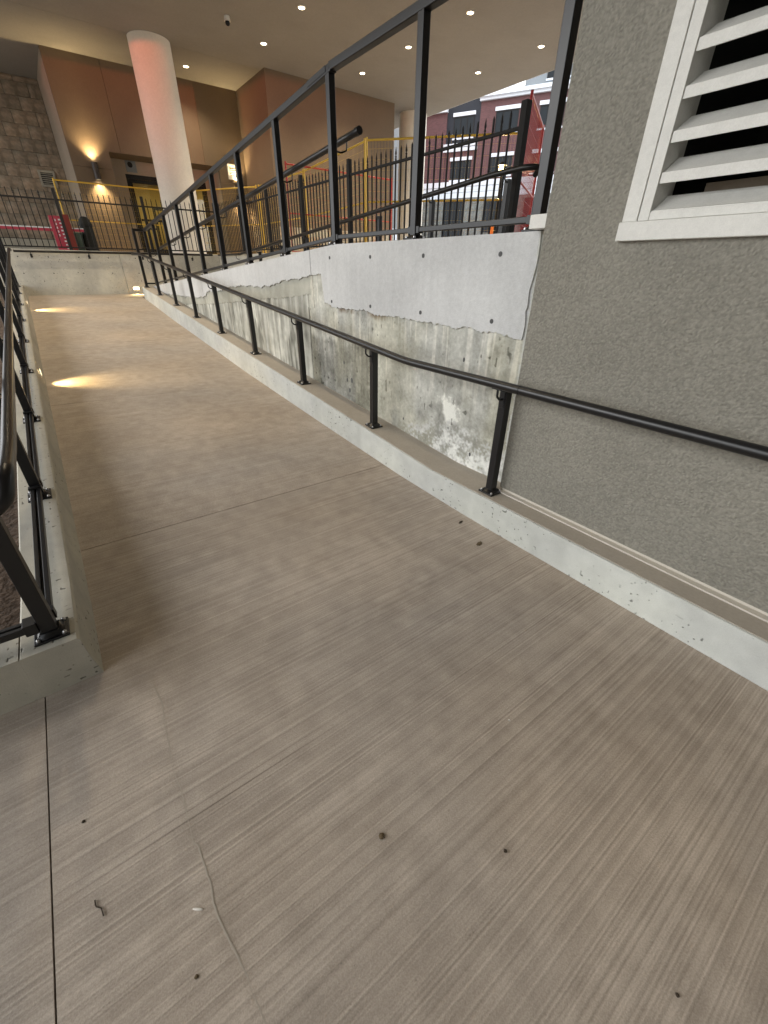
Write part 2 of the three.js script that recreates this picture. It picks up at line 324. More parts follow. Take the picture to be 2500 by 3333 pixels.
// ================================================================ SETTING
// ---- ground far around
{ const g = mesh('ground', bx(-160, 160, -0.6, -0.3, 160, -160, 0, 4), M.soil); g.userData = { kind: 'structure' }; }
{ // street-side pavement left of the bed
  const g = mesh('pavement', gridSlab(range(-40, -3.2, 20), range(30, -34, 20), () => -0.12, 0.1, 4), M.floor2); g.userData = { kind: 'structure' };
}
// ---- ramp and landings, slab by slab
{
  const ramp = structure('ramp');
  mesh('sub_base', gridSlab(range(-3.2, XR + 0.002, 12), [...range(7, -1.6, 6), ...range(-2, -13.34, 40)], (x, z) => (z > -1.7 ? 0 : yFloor(x, z)) - 0.014, 0.2, 4), M.joint, ramp);
  const ridge = (z) => -0.1 + 0.018 * (vn(z * 3.1 + 8, 4) - 0.5) * 2 + 0.012 * (vn(z * 11, 9) - 0.5) + (z > -0.75 ? 0.012 : 0);
  const step = (x, z) => { const d = x - ridge(z); return -0.0014 * sstep(-0.008, 0.008, d) * sstep(-1.56, -1.4, z); };
  const smear = (x, z) => {                                  // cement smeared along the pour line
    const d = x - ridge(z), w = Math.exp(-((d + 0.05) ** 2) / 0.006) * sstep(-1.6, -1.3, z);
    return 0.88 + 0.12 * w * sstep(0.40, 0.6, fbm(x * 14 + 30, z * 9 + 60, 4)) - 0.02 * Math.exp(-((d - 0.012) ** 2) / 0.00006) * sstep(-1.55, -1.3, z);
  };
  const g = 0.0022;
  const nearZ = [...range(7, 0.9, 10), ...range(0.88, -2.52 + g, 150)];
  mesh('slab', gridSlab(range(-0.44 + g, XR - 0.001, 150), nearZ, (x, z) => (z > -1.6 ? 0 : yFloor(x, z)) + step(x, z), 0.1, 4, smear), M.floor, ramp);
  mesh('slab', gridSlab(range(-3.2, -0.44 - g, 20), range(7, -1.575, 40), () => 0, 0.1, 4), M.floor3, ramp);
  { // feather edge of the earlier pour
    const p = [], ix = []; let n = 0; for (let z = 1.2; z > -1.52; z -= 0.015, n++) { const x = ridge(z) + 0.003 * (vn(z * 60, 6) - 0.5), h = 0.0012 * sstep(0.35, 0.75, vn(z * 9 + 3, 12)) - 0.0004; p.push(x - 0.006, -0.0012, z, x, h, z, x + 0.004, -0.0022, z); }
    for (let k = 0; k < n - 1; k++) for (let e = 0; e < 2; e++) { const a = k * 3 + e; ix.push(a, a + 1, a + 3, a + 1, a + 4, a + 3); }
    const g2 = new THREE.BufferGeometry(); g2.setAttribute('position', new THREE.Float32BufferAttribute(p, 3)); g2.setAttribute('uv', new THREE.Float32BufferAttribute(new Float32Array(p.length / 3 * 2), 2)); g2.setIndex(ix); g2.computeVertexNormals();
    mesh('pour_lip', g2, M.lip, ramp);
  }
  const joints = [-2.52, -5.1, -7.68, -10.2, -12.0];
  for (let k = 0; k < joints.length - 1; k++) mesh('slab', gridSlab(range(XL - 0.1, XR - 0.001, 12), range(joints[k] - g * 1.2, joints[k + 1] + g * 1.2, 16), yFloor, 0.1, 4), M.floor2, ramp);
  mesh('slab', gridSlab(range(XL - 0.1, 4.2, 12), range(-12.0 - g * 1.2, -13.302, 8), (x, z) => x > XR ? 0.815 : yFloor(x, z), 0.1, 4), M.floor2, ramp);
  // upper flight behind the wall
  mesh('upper_flight', gridSlab(range(2.35, 4.2, 4), [-1.5, -3.6, -12.0], (x, z) => z > -3.7 ? 1.44 : (z < -11.9 ? 0.812 : 1.44), 0.1, 4), M.floor2, ramp);
}
{ // plaza behind the end wall and beyond the upper flight
  const p = structure('plaza');
  mesh('paving', gridSlab(range(-12, 13.6, 10), range(-13.54, -24, 8), () => PLAZA, 0.3, 4), M.floor2, p);
  mesh('paving', gridSlab(range(4.46, 13.6, 6), range(7, -13.53, 8), () => PLAZA - 0.002, 0.3, 4), M.floor2, p);
  mesh('paving', gridSlab(range(13.602, 80, 8), range(40, -80, 8), (x) => PLAZA - 0.02 + (x - 13.6) * 0.045, 0.3, 4), M.floor2, p);
  const b = mesh('planting_bed', gridSlab(range(-3.2, -0.451, 40), range(-1.76, -13.3, 130), (x, z) => yLeft(z) + 0.05 + 0.07 * fbm(x * 5 + 40, z * 5 + 90, 4), 0.3, 0.8), M.soil, null);
  b.userData = { kind: 'structure' };
}
// ---- canopy
{
  const c = structure('ceiling');
  mesh('soffit', merge([bx(-6, 13.35, YC, YC + 0.3, 7.2, -15.395, 0, 1.5)]), M.ceiling, c);
  mesh('soffit', merge([bx(-6, 13.35, YC, YC + 0.3, -15.405, -20.8, 0, 1.5)]), M.ceiling, c);
  mesh('joint_backing', bx(-6, 13.3, YC + 0.01, YC + 0.05, -15.394, -15.406), M.joint, c);
  mesh('fascia', bx(-6.12, -6.001, YC - 0.29, YC + 0.3, 7.2, -20.8, 0, 1.5), M.ceiling, c);
  mesh('fascia', bx(13.351, 13.42, YC + 0.02, YC + 0.5, 7.2, -20.8, 0, 1.5), M.white, c);
}

// ================================================================ WALLS
const holeGeo = new THREE.CylinderGeometry(0.013, 0.013, 0.004, 20); 
{ // cast retaining wall on the right of the ramp
  const w = thing('retaining_wall', 'pale cast concrete wall with ragged pour line and stained lower half beside ramp', 'concrete wall');
  const zs = [-1.47, -3.6, -11.78], core = 0.012;
  const wallUV = (g) => { const p = g.attributes.position, uv = g.attributes.uv; for (let i = 0; i < p.count; i++) uv.setXY(i, (p.getZ(i) + 12.2) / 10.8, (p.getY(i) - 0.1) / 1.6); return g; };
  mesh('lower_wall', wallUV(extrudeX([[-1.47, -0.1], [-1.47, 1.590], [-3.6, 1.590], [-11.78, wTop(-11.78) - 0.016], [-11.78, -0.1]], XW + core, 2.36)), M.wall, w);
  const edge = []; for (let z = -11.78; z <= -1.545; z += 0.02) edge.push([z, pw(EDGE, z) + jag(z, 1)]);
  const side = []; for (let y = 1.12; y < 1.58; y += 0.02) side.push([-1.535 - 0.03 * fbm(y * 6, 3, 3) + (y < 1.25 ? -0.01 : 0), y]);
  mesh('upper_pour', wallUV(extrudeX([...edge, ...side, [-1.55, wTop(0)], [-3.6, wTop(0)], [-11.78, wTop(-11.78)]], XW, XW + core + 0.001)), M.wall, w);
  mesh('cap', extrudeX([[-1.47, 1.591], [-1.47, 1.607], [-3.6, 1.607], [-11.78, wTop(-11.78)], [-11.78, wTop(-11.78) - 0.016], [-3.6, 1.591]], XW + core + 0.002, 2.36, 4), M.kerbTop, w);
  for (const z of [-3.68, -3.06, -2.44, -1.79]) for (const y of [1.51, 1.17]) {
    const h = mesh('tie_hole', holeGeo, M.hole, w); h.rotation.z = Math.PI / 2; h.position.set(XW - 0.0005, y, z);
  }
  for (const [z, y, s] of [[-3.47, 0.51, 1], [-3.39, 0.52, 1.3], [-3.43, 0.42, 1.1], [-3.52, 0.66, 0.9], [-1.99, 0.92, 0.8], [-2.6, 0.36, 0.6], [-1.84, 0.3, 0.8]]) {
    const h = mesh('pit', holeGeo, M.hole, w); h.rotation.z = Math.PI / 2; h.position.set(XW + core - 0.0005, y, z); h.scale.set(s * 1.4, 1, s * 0.8);
  }
  settle(w);
}
{ // right kerb
  const k = thing('kerb', 'pale concrete kerb carrying the black handrail along the right of ramp', 'kerb');
  mesh('kerb_face', extrudeX([[7, -0.15], [7, 0.196], [-1.95, 0.196], [-11.75, kTop(-11.75) - 0.004], [-11.75, -0.15]], XR, XW + 0.011, 2, 0.006), M.kerb, k);
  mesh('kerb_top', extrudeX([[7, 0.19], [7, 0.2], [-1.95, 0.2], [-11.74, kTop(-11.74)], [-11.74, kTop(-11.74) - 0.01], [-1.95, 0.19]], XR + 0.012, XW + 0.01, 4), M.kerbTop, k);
  settle(k);
}
{ // left kerb with battered inner face, and its return along the front of the bed
  const k = thing('kerb', 'narrow concrete kerb with step lights along the left of ramp', 'kerb');
  const zs = [-1.57, RB, -4, -6, -8, -10, -12, -12.3, -13.3], pos = [], idx = [], uvs = [];
  const sec = (z) => { const y = yLeft(z); return [[XL, y - 0.15], [XL, y], [-0.262, y + 0.115], [-0.266, y + 0.2], [-0.274, y + 0.21], [-0.443, y + 0.21], [-0.45, y + 0.203], [-0.45, y - 0.15]]; };
  const tri = []; const put = (a, b, c) => tri.push(...a, ...b, ...c);
  for (let i = 0; i < zs.length - 1; i++) { const A = sec(zs[i]).map((p) => [...p, zs[i]]), B = sec(zs[i + 1]).map((p) => [...p, zs[i + 1]]); for (let j = 0; j < 7; j++) { put(A[j], B[j], A[j + 1]); put(A[j + 1], B[j], B[j + 1]); } }
  for (const [z, s] of [[-1.57, 1], [-13.3, 0]]) { const A = sec(z).map((p) => [...p, z]); for (let j = 1; j < 7; j++) s ? put(A[0], A[j], A[j + 1]) : put(A[0], A[j + 1], A[j]); }
  const gg = new THREE.BufferGeometry(); gg.setAttribute('position', new THREE.Float32BufferAttribute(tri, 3)); gg.computeVertexNormals();
  mesh('kerb_body', boxUV(gg, 2), M.kerbL, k);
  mesh('kerb_return', bx(-3.2, -0.4502, -0.15, 0.2098, -1.5702, -1.76, 0, 2), M.kerbL, k);
  settle(k);
}
{ // end wall of the lower landing
  const w = thing('end_wall', 'low concrete wall closing the landing at the top of ramp', 'concrete wall');
  mesh('wall_panel', bx(-3.2, 1.79, 0.3, 1.72, -13.3, -13.54, 0.006, 2), M.conc, w);
  mesh('wall_panel', bx(1.796, 4.45, 0.3, 1.72, -13.3, -13.54, 0.006, 2), M.conc, w);
  for (const x of [-0.18, 0.37, 0.95, 1.55, 2.13, 2.72, 3.3]) for (const y of [1.575, 1.256]) { const h = mesh('tie_hole', holeGeo, M.hole, w); h.rotation.x = Math.PI / 2; h.position.set(x, y + 0.006 * x, -13.2995); }
  settle(w);
}
{ // far side wall of the upper flight
  const w = thing('flight_wall', 'low concrete wall under the spiked fence beside upper flight', 'concrete wall');
  mesh('wall_panel', bx(4.2, 4.45, 0.3, 1.7, -3.2, -13.299, 0.006, 2), M.conc, w);
  mesh('kerb_strip', extrudeX([[-3.2, 1.2], [-3.2, 1.6], [-3.6, 1.6], [-11.9, 1.0], [-11.9, 0.6]], 4.04, 4.199, 2), M.conc, w);
  settle(w);
}

// ================================================================ NEAR STUCCO BUILDING WITH LOUVRE
{
  const b = thing('stucco_building', 'grey textured stucco building with white louvre rising right of the ramp', 'building');
  const z0 = -1.47, z1 = 7, sh = poly([[-z1, 0.226], [-z0, 0.226], [-z0, YC], [-z1, YC]]);
  const oz0 = -1.03, oz1 = 0.42, oy0 = 1.6, oy1 = 3.0;
  const hole = new THREE.Path(); hole.moveTo(-oz0, oy0); hole.lineTo(-oz1, oy0); hole.lineTo(-oz1, oy1); hole.lineTo(-oz0, oy1); hole.closePath(); sh.holes.push(hole);
  const g = new THREE.ExtrudeGeometry(sh, { depth: 0.22, bevelEnabled: false }); g.rotateY(Math.PI / 2); g.translate(XS, 0, 0);
  mesh('wall', boxUV(g, 0.8), M.stucco, b);
  mesh('wall', bx(XS + 0.222, 8, 0.226, YC, z0, z0 + 0.22, 0, 0.8), M.stucco, b);
  mesh('footing', bx(XS + 0.014, XS + 0.2, 0.19, 0.225, 7, z0 + 0.01), M.dark, b);
  mesh('base_flashing', merge([bx(XS - 0.03, XS + 0.012, 0.2015, 0.211, 7, z0 + 0.02, 0.002), bx(XS + 0.002, XS + 0.012, 0.212, 0.2255, 7, z0 + 0.02)]), M.flash, b);
  const plenum = sub('plenum', b, 0, 0, 0);
  mesh('duct', merge([bx(XS + 0.9, XS + 0.92, oy0 - 0.1, oy1 + 0.1, oz1, oz0), bx(XS + 0.221, XS + 0.9, oy0 - 0.1, oy0, oz1, oz0), bx(XS + 0.221, XS + 0.9, oy1, oy1 + 0.1, oz1, oz0), bx(XS + 0.221, XS + 0.9, oy0, oy1, oz0, oz0 - 0.02), bx(XS + 0.221, XS + 0.9, oy0, oy1, oz1 + 0.02, oz1)]), M.dark, plenum);
  mesh('support_angle', bx(XS + 0.19, XS + 0.2, 1.70, 1.735, 0.42, -0.9), M.pinkBeige, plenum);
  const v = sub('louvre_vent', b, 0, 0, 0);
  mesh('sill', bx(XS - 0.03, XS + 0.06, 1.542, 1.607, 0.5, -1.093, 0.003), M.white, v);
  mesh('frame_jamb', bx(XS - 0.016, XS + 0.05, 1.608, 3.05, -1.0305, -1.0905, 0.003), M.white, v);
  mesh('frame_jamb', bx(XS - 0.016, XS + 0.05, 1.608, 3.05, 0.48, 0.42, 0.003), M.white, v);
  mesh('frame_head', bx(XS - 0.016, XS + 0.05, 3.0, 3.06, 0.419, -1.0295, 0.003), M.white, v);
  mesh('inner_jamb', bx(XS - 0.012, XS + 0.13, 1.609, 3.0, -0.988, -1.029, 0.002), M.white, v);
  mesh('inner_jamb', bx(XS - 0.012, XS + 0.13, 1.609, 3.0, 0.419, 0.38, 0.002), M.white, v);
  mesh('inner_sill', bx(XS - 0.012, XS + 0.13, 1.609, 1.636, 0.379, -0.987, 0.002), M.white, v);
  const bladeProfile = poly([[0, 0], [0, 0.033], [0.010, 0.036], [0.10, 0.088], [0.104, 0.084], [0.014, 0.030], [0.005, 0.02], [0.005, 0]]);
  const bg = new THREE.ExtrudeGeometry(bladeProfile, { depth: 1.365, bevelEnabled: false }); const blade = boxUV(bg, 1.5);
  for (let k = 0; k < 12; k++) { const m = mesh('blade', blade, M.white, v); m.position.set(XS - 0.006, 1.605 + 0.118 * k + 0.001, -0.9865); if (k === 0) m.position.y = 1.607; }
  settle(b);
}
{ const f = mesh('filler_block', bx(2.045, 2.142, 1.61, 1.668, -1.475, -1.575, 0.003), M.white); f.userData = { label: 'small white filler block between guard rail post and stucco corner', category: 'block' }; }

// ================================================================ RAILINGS
const plateGeo = new RoundedBoxGeometry(0.11, 0.01, 0.11, 2, 0.003), boltGeo = merge([new THREE.CylinderGeometry(0.0085, 0.0085, 0.007, 6), new THREE.SphereGeometry(0.006, 8, 5).translate(0, 0.004, 0)]);
function addBase(post, x, y, z, slope = 0) {                // post: group at its foot
  const p = mesh('base_plate', plateGeo, M.black, post); p.position.set(0, 0.005, 0); p.rotation.x = slope;
  const c = mesh('weld_collar', collarGeo, M.black, post); c.position.set(0, 0.018, 0);
  for (const sx of [-1, 1]) for (const sz of [-1, 1]) { const b = mesh('bolt', boltGeo, M.steel, post); b.position.set(sx * 0.041, 0.0125 - sz * 0.041 * Math.tan(slope), sz * 0.041); }
}
const collarGeo = (() => { const g = new THREE.CylinderGeometry(0.042, 0.062, 0.018, 4); g.rotateY(Math.PI / 4); return norm(g); })();
const clipGeo = (() => norm(new RoundedBoxGeometry(0.036, 0.045, 0.036, 2, 0.003)))();
const RSL = Math.atan(0.084);
{ // right handrail on short posts
  const r = thing('handrail', 'black pipe handrail on square posts along the kerb right of ramp', 'handrail');
  const XP = 1.966, XH = 1.889, yr = (z) => 0.887 + 0.0845 * Math.max(0, -2.31 - z);
  mesh('pipe', pathTube([[XH, 0.887, 3.2], [XH, 0.887, -1.30], [XH, 0.887, -2.31], [XH, yr(-11.2), -11.2], [XH, yr(-11.2) + 0.01, -12.05]], 0.0245, 18), M.black, r);
  const cp = mesh('coupling', new THREE.CylinderGeometry(0.0252, 0.0252, 0.004, 18), M.dark, r); cp.rotation.x = Math.PI / 2; cp.position.set(XH, 0.887, -1.345);
  [1.15, -0.2, -1.49, -2.8, -4.086, -5.398, -6.671, -7.91, -9.159, -10.47].forEach((z) => {
    if (z > -1.4) return;
    const y0 = kTop(z), top = yr(z) - 0.035, post = sub('post', r, XP, y0, z);
    mesh('upright', bx(-0.025, 0.025, 0.006, top - y0, 0.025, -0.025, 0.004), M.black, post);
    addBase(post, 0, 0, 0, z < -2 ? RSL : 0);
    mesh('bracket', merge([tube([[-0.02, top - y0 - 0.05, 0], [-0.05, top - y0 - 0.052, 0], [-0.076, top - y0 - 0.03, 0], [-0.077, top - y0 + 0.015, 0]], 0.0065, 8, 16), new RoundedBoxGeometry(0.006, 0.09, 0.036, 1, 0.002).translate(-0.028, top - y0 - 0.055, 0), new RoundedBoxGeometry(0.03, 0.006, 0.07, 1, 0.002).rotateX(z < -2.3 ? RSL : 0).translate(-0.077, top - y0 + 0.0125, 0)]), M.black, post);
  });
  settle(r);
}
function guardPost(parent, x, y, z, h, s = 0.052, slope = 0) {
  const p = sub('post', parent, x, y, z);
  mesh('upright', bx(-s / 2, s / 2, 0.006, h, s / 2, -s / 2, 0.004), M.black, p); addBase(p, x, y, z, slope); return p;
}
{ // upper guard rail on the retaining wall
  const r = thing('guard_rail', 'tall black guard rail on top of the pale retaining wall', 'guard rail');
  const X = 2.17, tr = (z) => 2.68 - 0.0743 * Math.max(0, -3.62 - z) + (z > -3.62 ? 0.006 : 0);
  const Z = [-1.62, -2.6, -3.65, -4.655, -5.71, -6.69, -7.69, -8.66, -9.68, -10.69, -11.64];
  Z.forEach((z) => guardPost(r, X, wTop(z), z, tr(z) - wTop(z) - 0.02, 0.054, z < -3.62 ? Math.atan(0.0705) : 0));
  guardPost(r, 1.955, kTop(-11.64), -11.64, tr(-11.64) - kTop(-11.64) - 0.02, 0.054, RSL);
  mesh('top_rail', bar([X, tr(-1.5), -1.48], [X, tr(-3.6), -3.62], 0.058, 0.05), M.black, r);
  mesh('top_rail', bar([X, tr(-3.62), -3.60], [X, tr(-11.64), -11.66], 0.058, 0.05), M.black, r);
  mesh('top_rail', bar([X - 0.02, tr(-11.64), -11.64], [1.93, tr(-11.64), -11.64], 0.056, 0.048), M.black, r);
  mesh('splice_plate', merge([bar([X - 0.031, tr(-3.95) + 0.004, -3.95], [X - 0.031, tr(-3.66) + 0.004, -3.66], 0.004, 0.034)]), M.black, r);
  for (let k = 0; k < Z.length - 1; k++) {
    const a = Z[k] - 0.028, b = Z[k + 1] + 0.028, y = (z) => wTop(z) + 0.055;
    mesh('bottom_rail', merge([bar([X, y(a), a], [X, y(b), b], 0.034, 0.03), bx(X - 0.021, X + 0.021, y(a) - 0.02, y(a) + 0.02, a, a - 0.03, 0.002), bx(X - 0.021, X + 0.021, y(b) - 0.02, y(b) + 0.02, b + 0.03, b, 0.002)]), M.black, r);
  }
  mesh('bottom_rail', bar([X - 0.028, 1.09, -11.64], [1.983, 1.09, -11.64], 0.034, 0.03), M.black, r);
  const XH = 2.29, hy = (z) => 2.32 + 0.0757 * (z + 3.57);
  const h = sub('grab_rail', r, 0, 0, 0);
  mesh('pipe', pathTube([[XH, hy(-11.3), -11.3], [XH, hy(-3.46), -3.46]], 0.0245, 18), M.black, h);
  const sl = mesh('end_cap', new THREE.CylinderGeometry(0.0275, 0.0275, 0.05, 18), M.black, h); sl.rotation.x = Math.PI / 2 - 0.0756; sl.position.set(XH, hy(-3.47), -3.47);
  Z.slice(2).forEach((z) => mesh('bracket', tube([[X + 0.02, hy(z) - 0.085, z], [X + 0.07, hy(z) - 0.092, z], [XH - 0.002, hy(z) - 0.075, z + 0.015], [XH, hy(z) - 0.02, z + 0.02]], 0.0065, 8, 18), M.black, h));
  settle(r);
}
{ // left guard rail, with grab rail on the ramp side and a return along the bed
  const r = thing('guard_rail', 'black guard rail with grab pipe on the narrow kerb left of ramp', 'guard rail');
  const X = -0.346, Z = [-1.66, -2.85, -4.137, -5.557, -6.968, -8.379, -9.828, -11.157, -12.3], ky = (z) => yLeft(z) + 0.21;
  const G = 1.07; const sl = Math.atan(0.0803);
  Z.forEach((z) => guardPost(r, X, ky(z), z, G - 0.02, 0.05, z < -2 && z > -12 ? sl : 0));
  for (let k = 0; k < Z.length - 1; k++) {
    const a = Z[k] - 0.026, b = Z[k + 1] + 0.026, y = (z) => ky(z) + 0.06;
    mesh('bottom_rail', merge([bar([X - 0.014, y(a), a], [X - 0.014, y(b), b], 0.018, 0.028), bar([X + 0.014, y(a), a], [X + 0.014, y(b), b], 0.018, 0.028), bar([X, y(a) - 0.006, a], [X, y(b) - 0.006, b], 0.03, 0.014), bx(X - 0.03, X + 0.03, y(a) - 0.02, y(a) + 0.022, a, a - 0.035, 0.002), bx(X - 0.03, X + 0.03, y(b) - 0.02, y(b) + 0.022, b + 0.035, b, 0.002)]), M.black, r);
    mesh('top_rail', bar([X, ky(Z[k]) + G, Z[k] + (k ? 0 : 0.03)], [X, ky(Z[k + 1]) + G, Z[k + 1]], 0.058, 0.05), M.black, r);
  }
  mesh('top_rail', bar([X, ky(-12.3) + G, -12.3], [X, ky(-12.3) + G, -13.25], 0.058, 0.05), M.black, r);
  for (const x of [-1.7, -3.0]) guardPost(r, x, 0.21, -1.66, G - 0.02, 0.05);
  mesh('bottom_rail', merge([bar([X - 0.026, 0.27, -1.646], [-3.0, 0.27, -1.646], 0.018, 0.028), bar([X - 0.026, 0.27, -1.674], [-3.0, 0.27, -1.674], 0.018, 0.028), bar([X - 0.026, 0.264, -1.66], [-3.0, 0.264, -1.66], 0.03, 0.014), bx(X - 0.066, X - 0.026, 0.248, 0.294, -1.63, -1.69, 0.002)]), M.black, r);
  mesh('top_rail', bar([X + 0.03, 0.21 + G, -1.66], [-3.0, 0.21 + G, -1.66], 0.058, 0.05), M.black, r);
  const XH = -0.256, hy = (z) => 0.862 + 0.0815 * Math.max(0, -1.9 - z), h = sub('grab_rail', r, 0, 0, 0);
  mesh('pipe', pathTube([[XH - 0.06, 0.77, -1.60], [XH - 0.02, 0.80, -1.60], [XH, 0.862, -1.66], [XH, 0.862, -1.9], [XH, hy(-12), -12], [XH, hy(-12), -12.9]], 0.0235, 18), M.black, h);
  const rg = mesh('end_ring', new THREE.TorusGeometry(0.019, 0.005, 8, 20), M.steel, h); rg.position.set(XH - 0.063, 0.768, -1.60); rg.rotation.y = Math.PI / 2; rg.rotation.z = 0.6;
  Z.slice(1).forEach((z) => mesh('bracket', tube([[X + 0.02, hy(z) - 0.08, z], [X + 0.06, hy(z) - 0.085, z], [XH - 0.001, hy(z) - 0.07, z + 0.01], [XH, hy(z) - 0.02, z + 0.015]], 0.0065, 8, 18), M.black, h));
  settle(r);
}
{ // far handrail of the upper flight
  const r = thing('handrail', 'black pipe handrail on stub posts in front of spiked fence', 'handrail');
  const X = 4.1, hy = (z) => 2.28 - 0.0755 * Math.max(0, -3.7 - z), ky = (z) => 1.6 - 0.0723 * Math.max(0, -3.6 - z);
  mesh('pipe', pathTube([[X, hy(-11.4), -11.4], [X, 2.28, -3.7], [X, 2.29, -3.3], [X + 0.09, 2.29, -3.2], [X + 0.16, 2.25, -3.3]], 0.026, 16), M.black, r);
  for (const z of [-3.56, -4.7, -5.8, -6.92, -8.05, -9.2, -10.35]) {
    const p = sub('post', r, X + 0.075, ky(z), z), top = hy(z) - ky(z) - 0.045;
    mesh('upright', bx(-0.027, 0.027, 0, top, 0.027, -0.027, 0.004), M.black, p);
    mesh('bracket', tube([[-0.02, top - 0.02, 0], [-0.05, top - 0.028, 0.01], [-0.075, top - 0.01, 0.02], [-0.075, top + 0.025, 0.02]], 0.007, 8, 14), M.black, p);
  }
  settle(r);
}
{ // grab rail on the end wall
  const r = thing('wall_handrail', 'black pipe handrail fixed near the top of end wall', 'handrail');
  mesh('pipe', pathTube([[-0.22, 1.675, -13.215], [2.0, 1.69, -13.215], [4.0, 1.70, -13.215]], 0.024, 14), M.black, r);
  for (const x of [0.068, 1.16, 2.3, 3.48]) mesh('bracket', merge([tube([[x, 1.585, -13.295], [x, 1.585, -13.25], [x, 1.60, -13.215], [x, 1.66, -13.215]], 0.008, 8, 16), bx(x - 0.02, x + 0.02, 1.56, 1.63, -13.291, -13.299)]), M.black, r);
  settle(r);
}
{
  const r = thing('wall_handrail', 'short black pipe handrail fixed to the upper flight wall below fence', 'handrail');
  mesh('pipe', pathTube([[4.12, 1.70, -13.1], [4.12, 1.70, -11.5]], 0.022, 14), M.black, r);
  mesh('bracket', tube([[4.198, 1.60, -11.74], [4.15, 1.60, -11.74], [4.12, 1.63, -11.74], [4.12, 1.69, -11.74]], 0.007, 8, 14), M.black, r);
  settle(r);
}
// ---- spiked iron fences
const picketA = (() => { const l = new THREE.LatheGeometry([[0, 0.13], [0.004, 0.11], [0.013, 0.055], [0.006, 0.035], [0.014, 0.022], [0.007, 0.008], [0.009, 0]].map((p) => new THREE.Vector2(...p)), 8).translate(0, 0.965, 0); return merge([bx(-0.008, 0.008, 0.02, 0.97, 0.008, -0.008), l]); })();
const picketB = merge([bx(-0.008, 0.008, 0.02, 1.06, 0.008, -0.008), new THREE.ConeGeometry(0.0113, 0.03, 4).rotateY(Math.PI / 4).translate(0, 1.075, 0)]);
{
  const f = thing('spiked_fence', 'black spiked iron fence standing on the end wall', 'fence'), z = -13.42;
  mesh('rail', bar([-3.2, 2.655, z], [4.3, 2.67, z], 0.03, 0.03), M.iron, f); mesh('rail', bar([-3.2, 1.765, z], [4.3, 1.785, z], 0.03, 0.025), M.iron, f);
  for (let k = 0; k < 47; k++) { const x = -0.86 + k * 0.111; if (Math.abs(x - 0.86) < 0.06 || x > 4.24) continue; const p = mesh('picket', k % 2 ? picketA : picketB, M.iron, f); p.position.set(x, 1.74 + 0.003 * x, z); }
  for (const x of [-0.95, 0.86, 2.6, 4.3]) mesh('post', bx(x - 0.03, x + 0.03, 1.72, 2.86, z + 0.03, z - 0.03, 0.004), M.iron, f);
  settle(f);
}
{
  const f = thing('spiked_fence', 'black spiked iron fence running beside the upper flight', 'fence'), X = 4.32;
  mesh('rail', bar([X, 2.675, -13.4], [X, 2.655, -3.58], 0.03, 0.03), M.iron, f); mesh('rail', bar([X, 1.775, -13.4], [X, 1.775, -3.58], 0.03, 0.025), M.iron, f);
  const posts = [-11.63, -10.01, -8.42, -6.8, -5.15];
  for (let k = 0; k < 88; k++) { const z = -13.3 + k * 0.111; if (posts.some((p) => Math.abs(p - z) < 0.055) || z > -3.66) continue; const p = mesh('picket', k % 2 ? picketA : picketB, M.iron, f); p.position.set(X, 1.74 - 0.003 * (z + 9), z); }
  for (const z of posts) mesh('post', bx(X - 0.03, X + 0.03, 1.7, 2.85, z + 0.03, z - 0.03, 0.004), M.iron, f);
  mesh('post', bx(X - 0.037, X + 0.037, 1.7, 2.85, -3.54, -3.614, 0.004), M.iron, f);
  settle(f);
}
{ const p = thing('pole', 'thin dark upright pole beside the guard rail end post', 'pole'); mesh('shaft', norm(new THREE.CylinderGeometry(0.021, 0.021, 1.9, 12).translate(4.6, PLAZA + 0.95, -3.5)), M.iron, p); mesh('foot', bx(4.54, 4.66, PLAZA, PLAZA + 0.012, -3.44, -3.56), M.iron, p); settle(p); }

// ---- temporary mesh fence panels
function meshPanel(name, label, cat, group, a, b, m, top = 3.38, wires = 0.055, wr = 0.0011) {
  const t = thing(name, label, cat, group), A = new THREE.Vector3(a[0], 0, a[1]), B = new THREE.Vector3(b[0], 0, b[1]), L = A.distanceTo(B), at = (s, y) => { const p = A.clone().lerp(B, s / L); return [p.x, y, p.z]; };
  const y0 = PLAZA + 0.06, mid = y0 + (top - y0) * 0.46;
  mesh('frame_post', tube([at(0, PLAZA), at(0, (top + y0) / 2), at(0, top + 0.04)], 0.019, 10), m, t); mesh('frame_post', tube([at(L, PLAZA), at(L, (top + y0) / 2), at(L, top + 0.04)], 0.019, 10), m, t);
  mesh('top_rail', tube([at(0, top), at(L / 2, top), at(L, top)], 0.017, 10), m, t); mesh('middle_rail', tube([at(0, mid), at(L / 2, mid), at(L, mid)], 0.014, 10), m, t); mesh('bottom_rail', tube([at(0, y0), at(L / 2, y0), at(L, y0)], 0.017, 10), m, t);
  const w = []; for (let s = wires; s < L; s += wires) { const p = A.clone().lerp(B, s / L); w.push(norm(new THREE.CylinderGeometry(wr, wr, top - y0, 4).translate(p.x, (top + y0) / 2, p.z))); }
  for (let y = y0 + 0.15; y < top; y += 0.15) w.push(tube([at(0, y), at(L / 2, y), at(L, y)], wr, 4, 2));
  mesh('wire_mesh', merge(w), m, t).userData.kind = 'stuff';
  const feet = sub('feet', t, 0, 0, 0); for (const s of [0, L]) { const p = at(s, 0); mesh('foot_plate', bx(p[0] - 0.14, p[0] + 0.14, PLAZA, PLAZA + 0.02, p[2] + 0.2, p[2] - 0.2), m, feet); }
  return settle(t);
}
const YP = 'temporary yellow fence panels';
meshPanel('fence_panel', 'yellow temporary fence panel in front of the wall lamp and door', 'fence panel', YP, [1.14, -16.5], [4.2, -16.42], M.yellow);
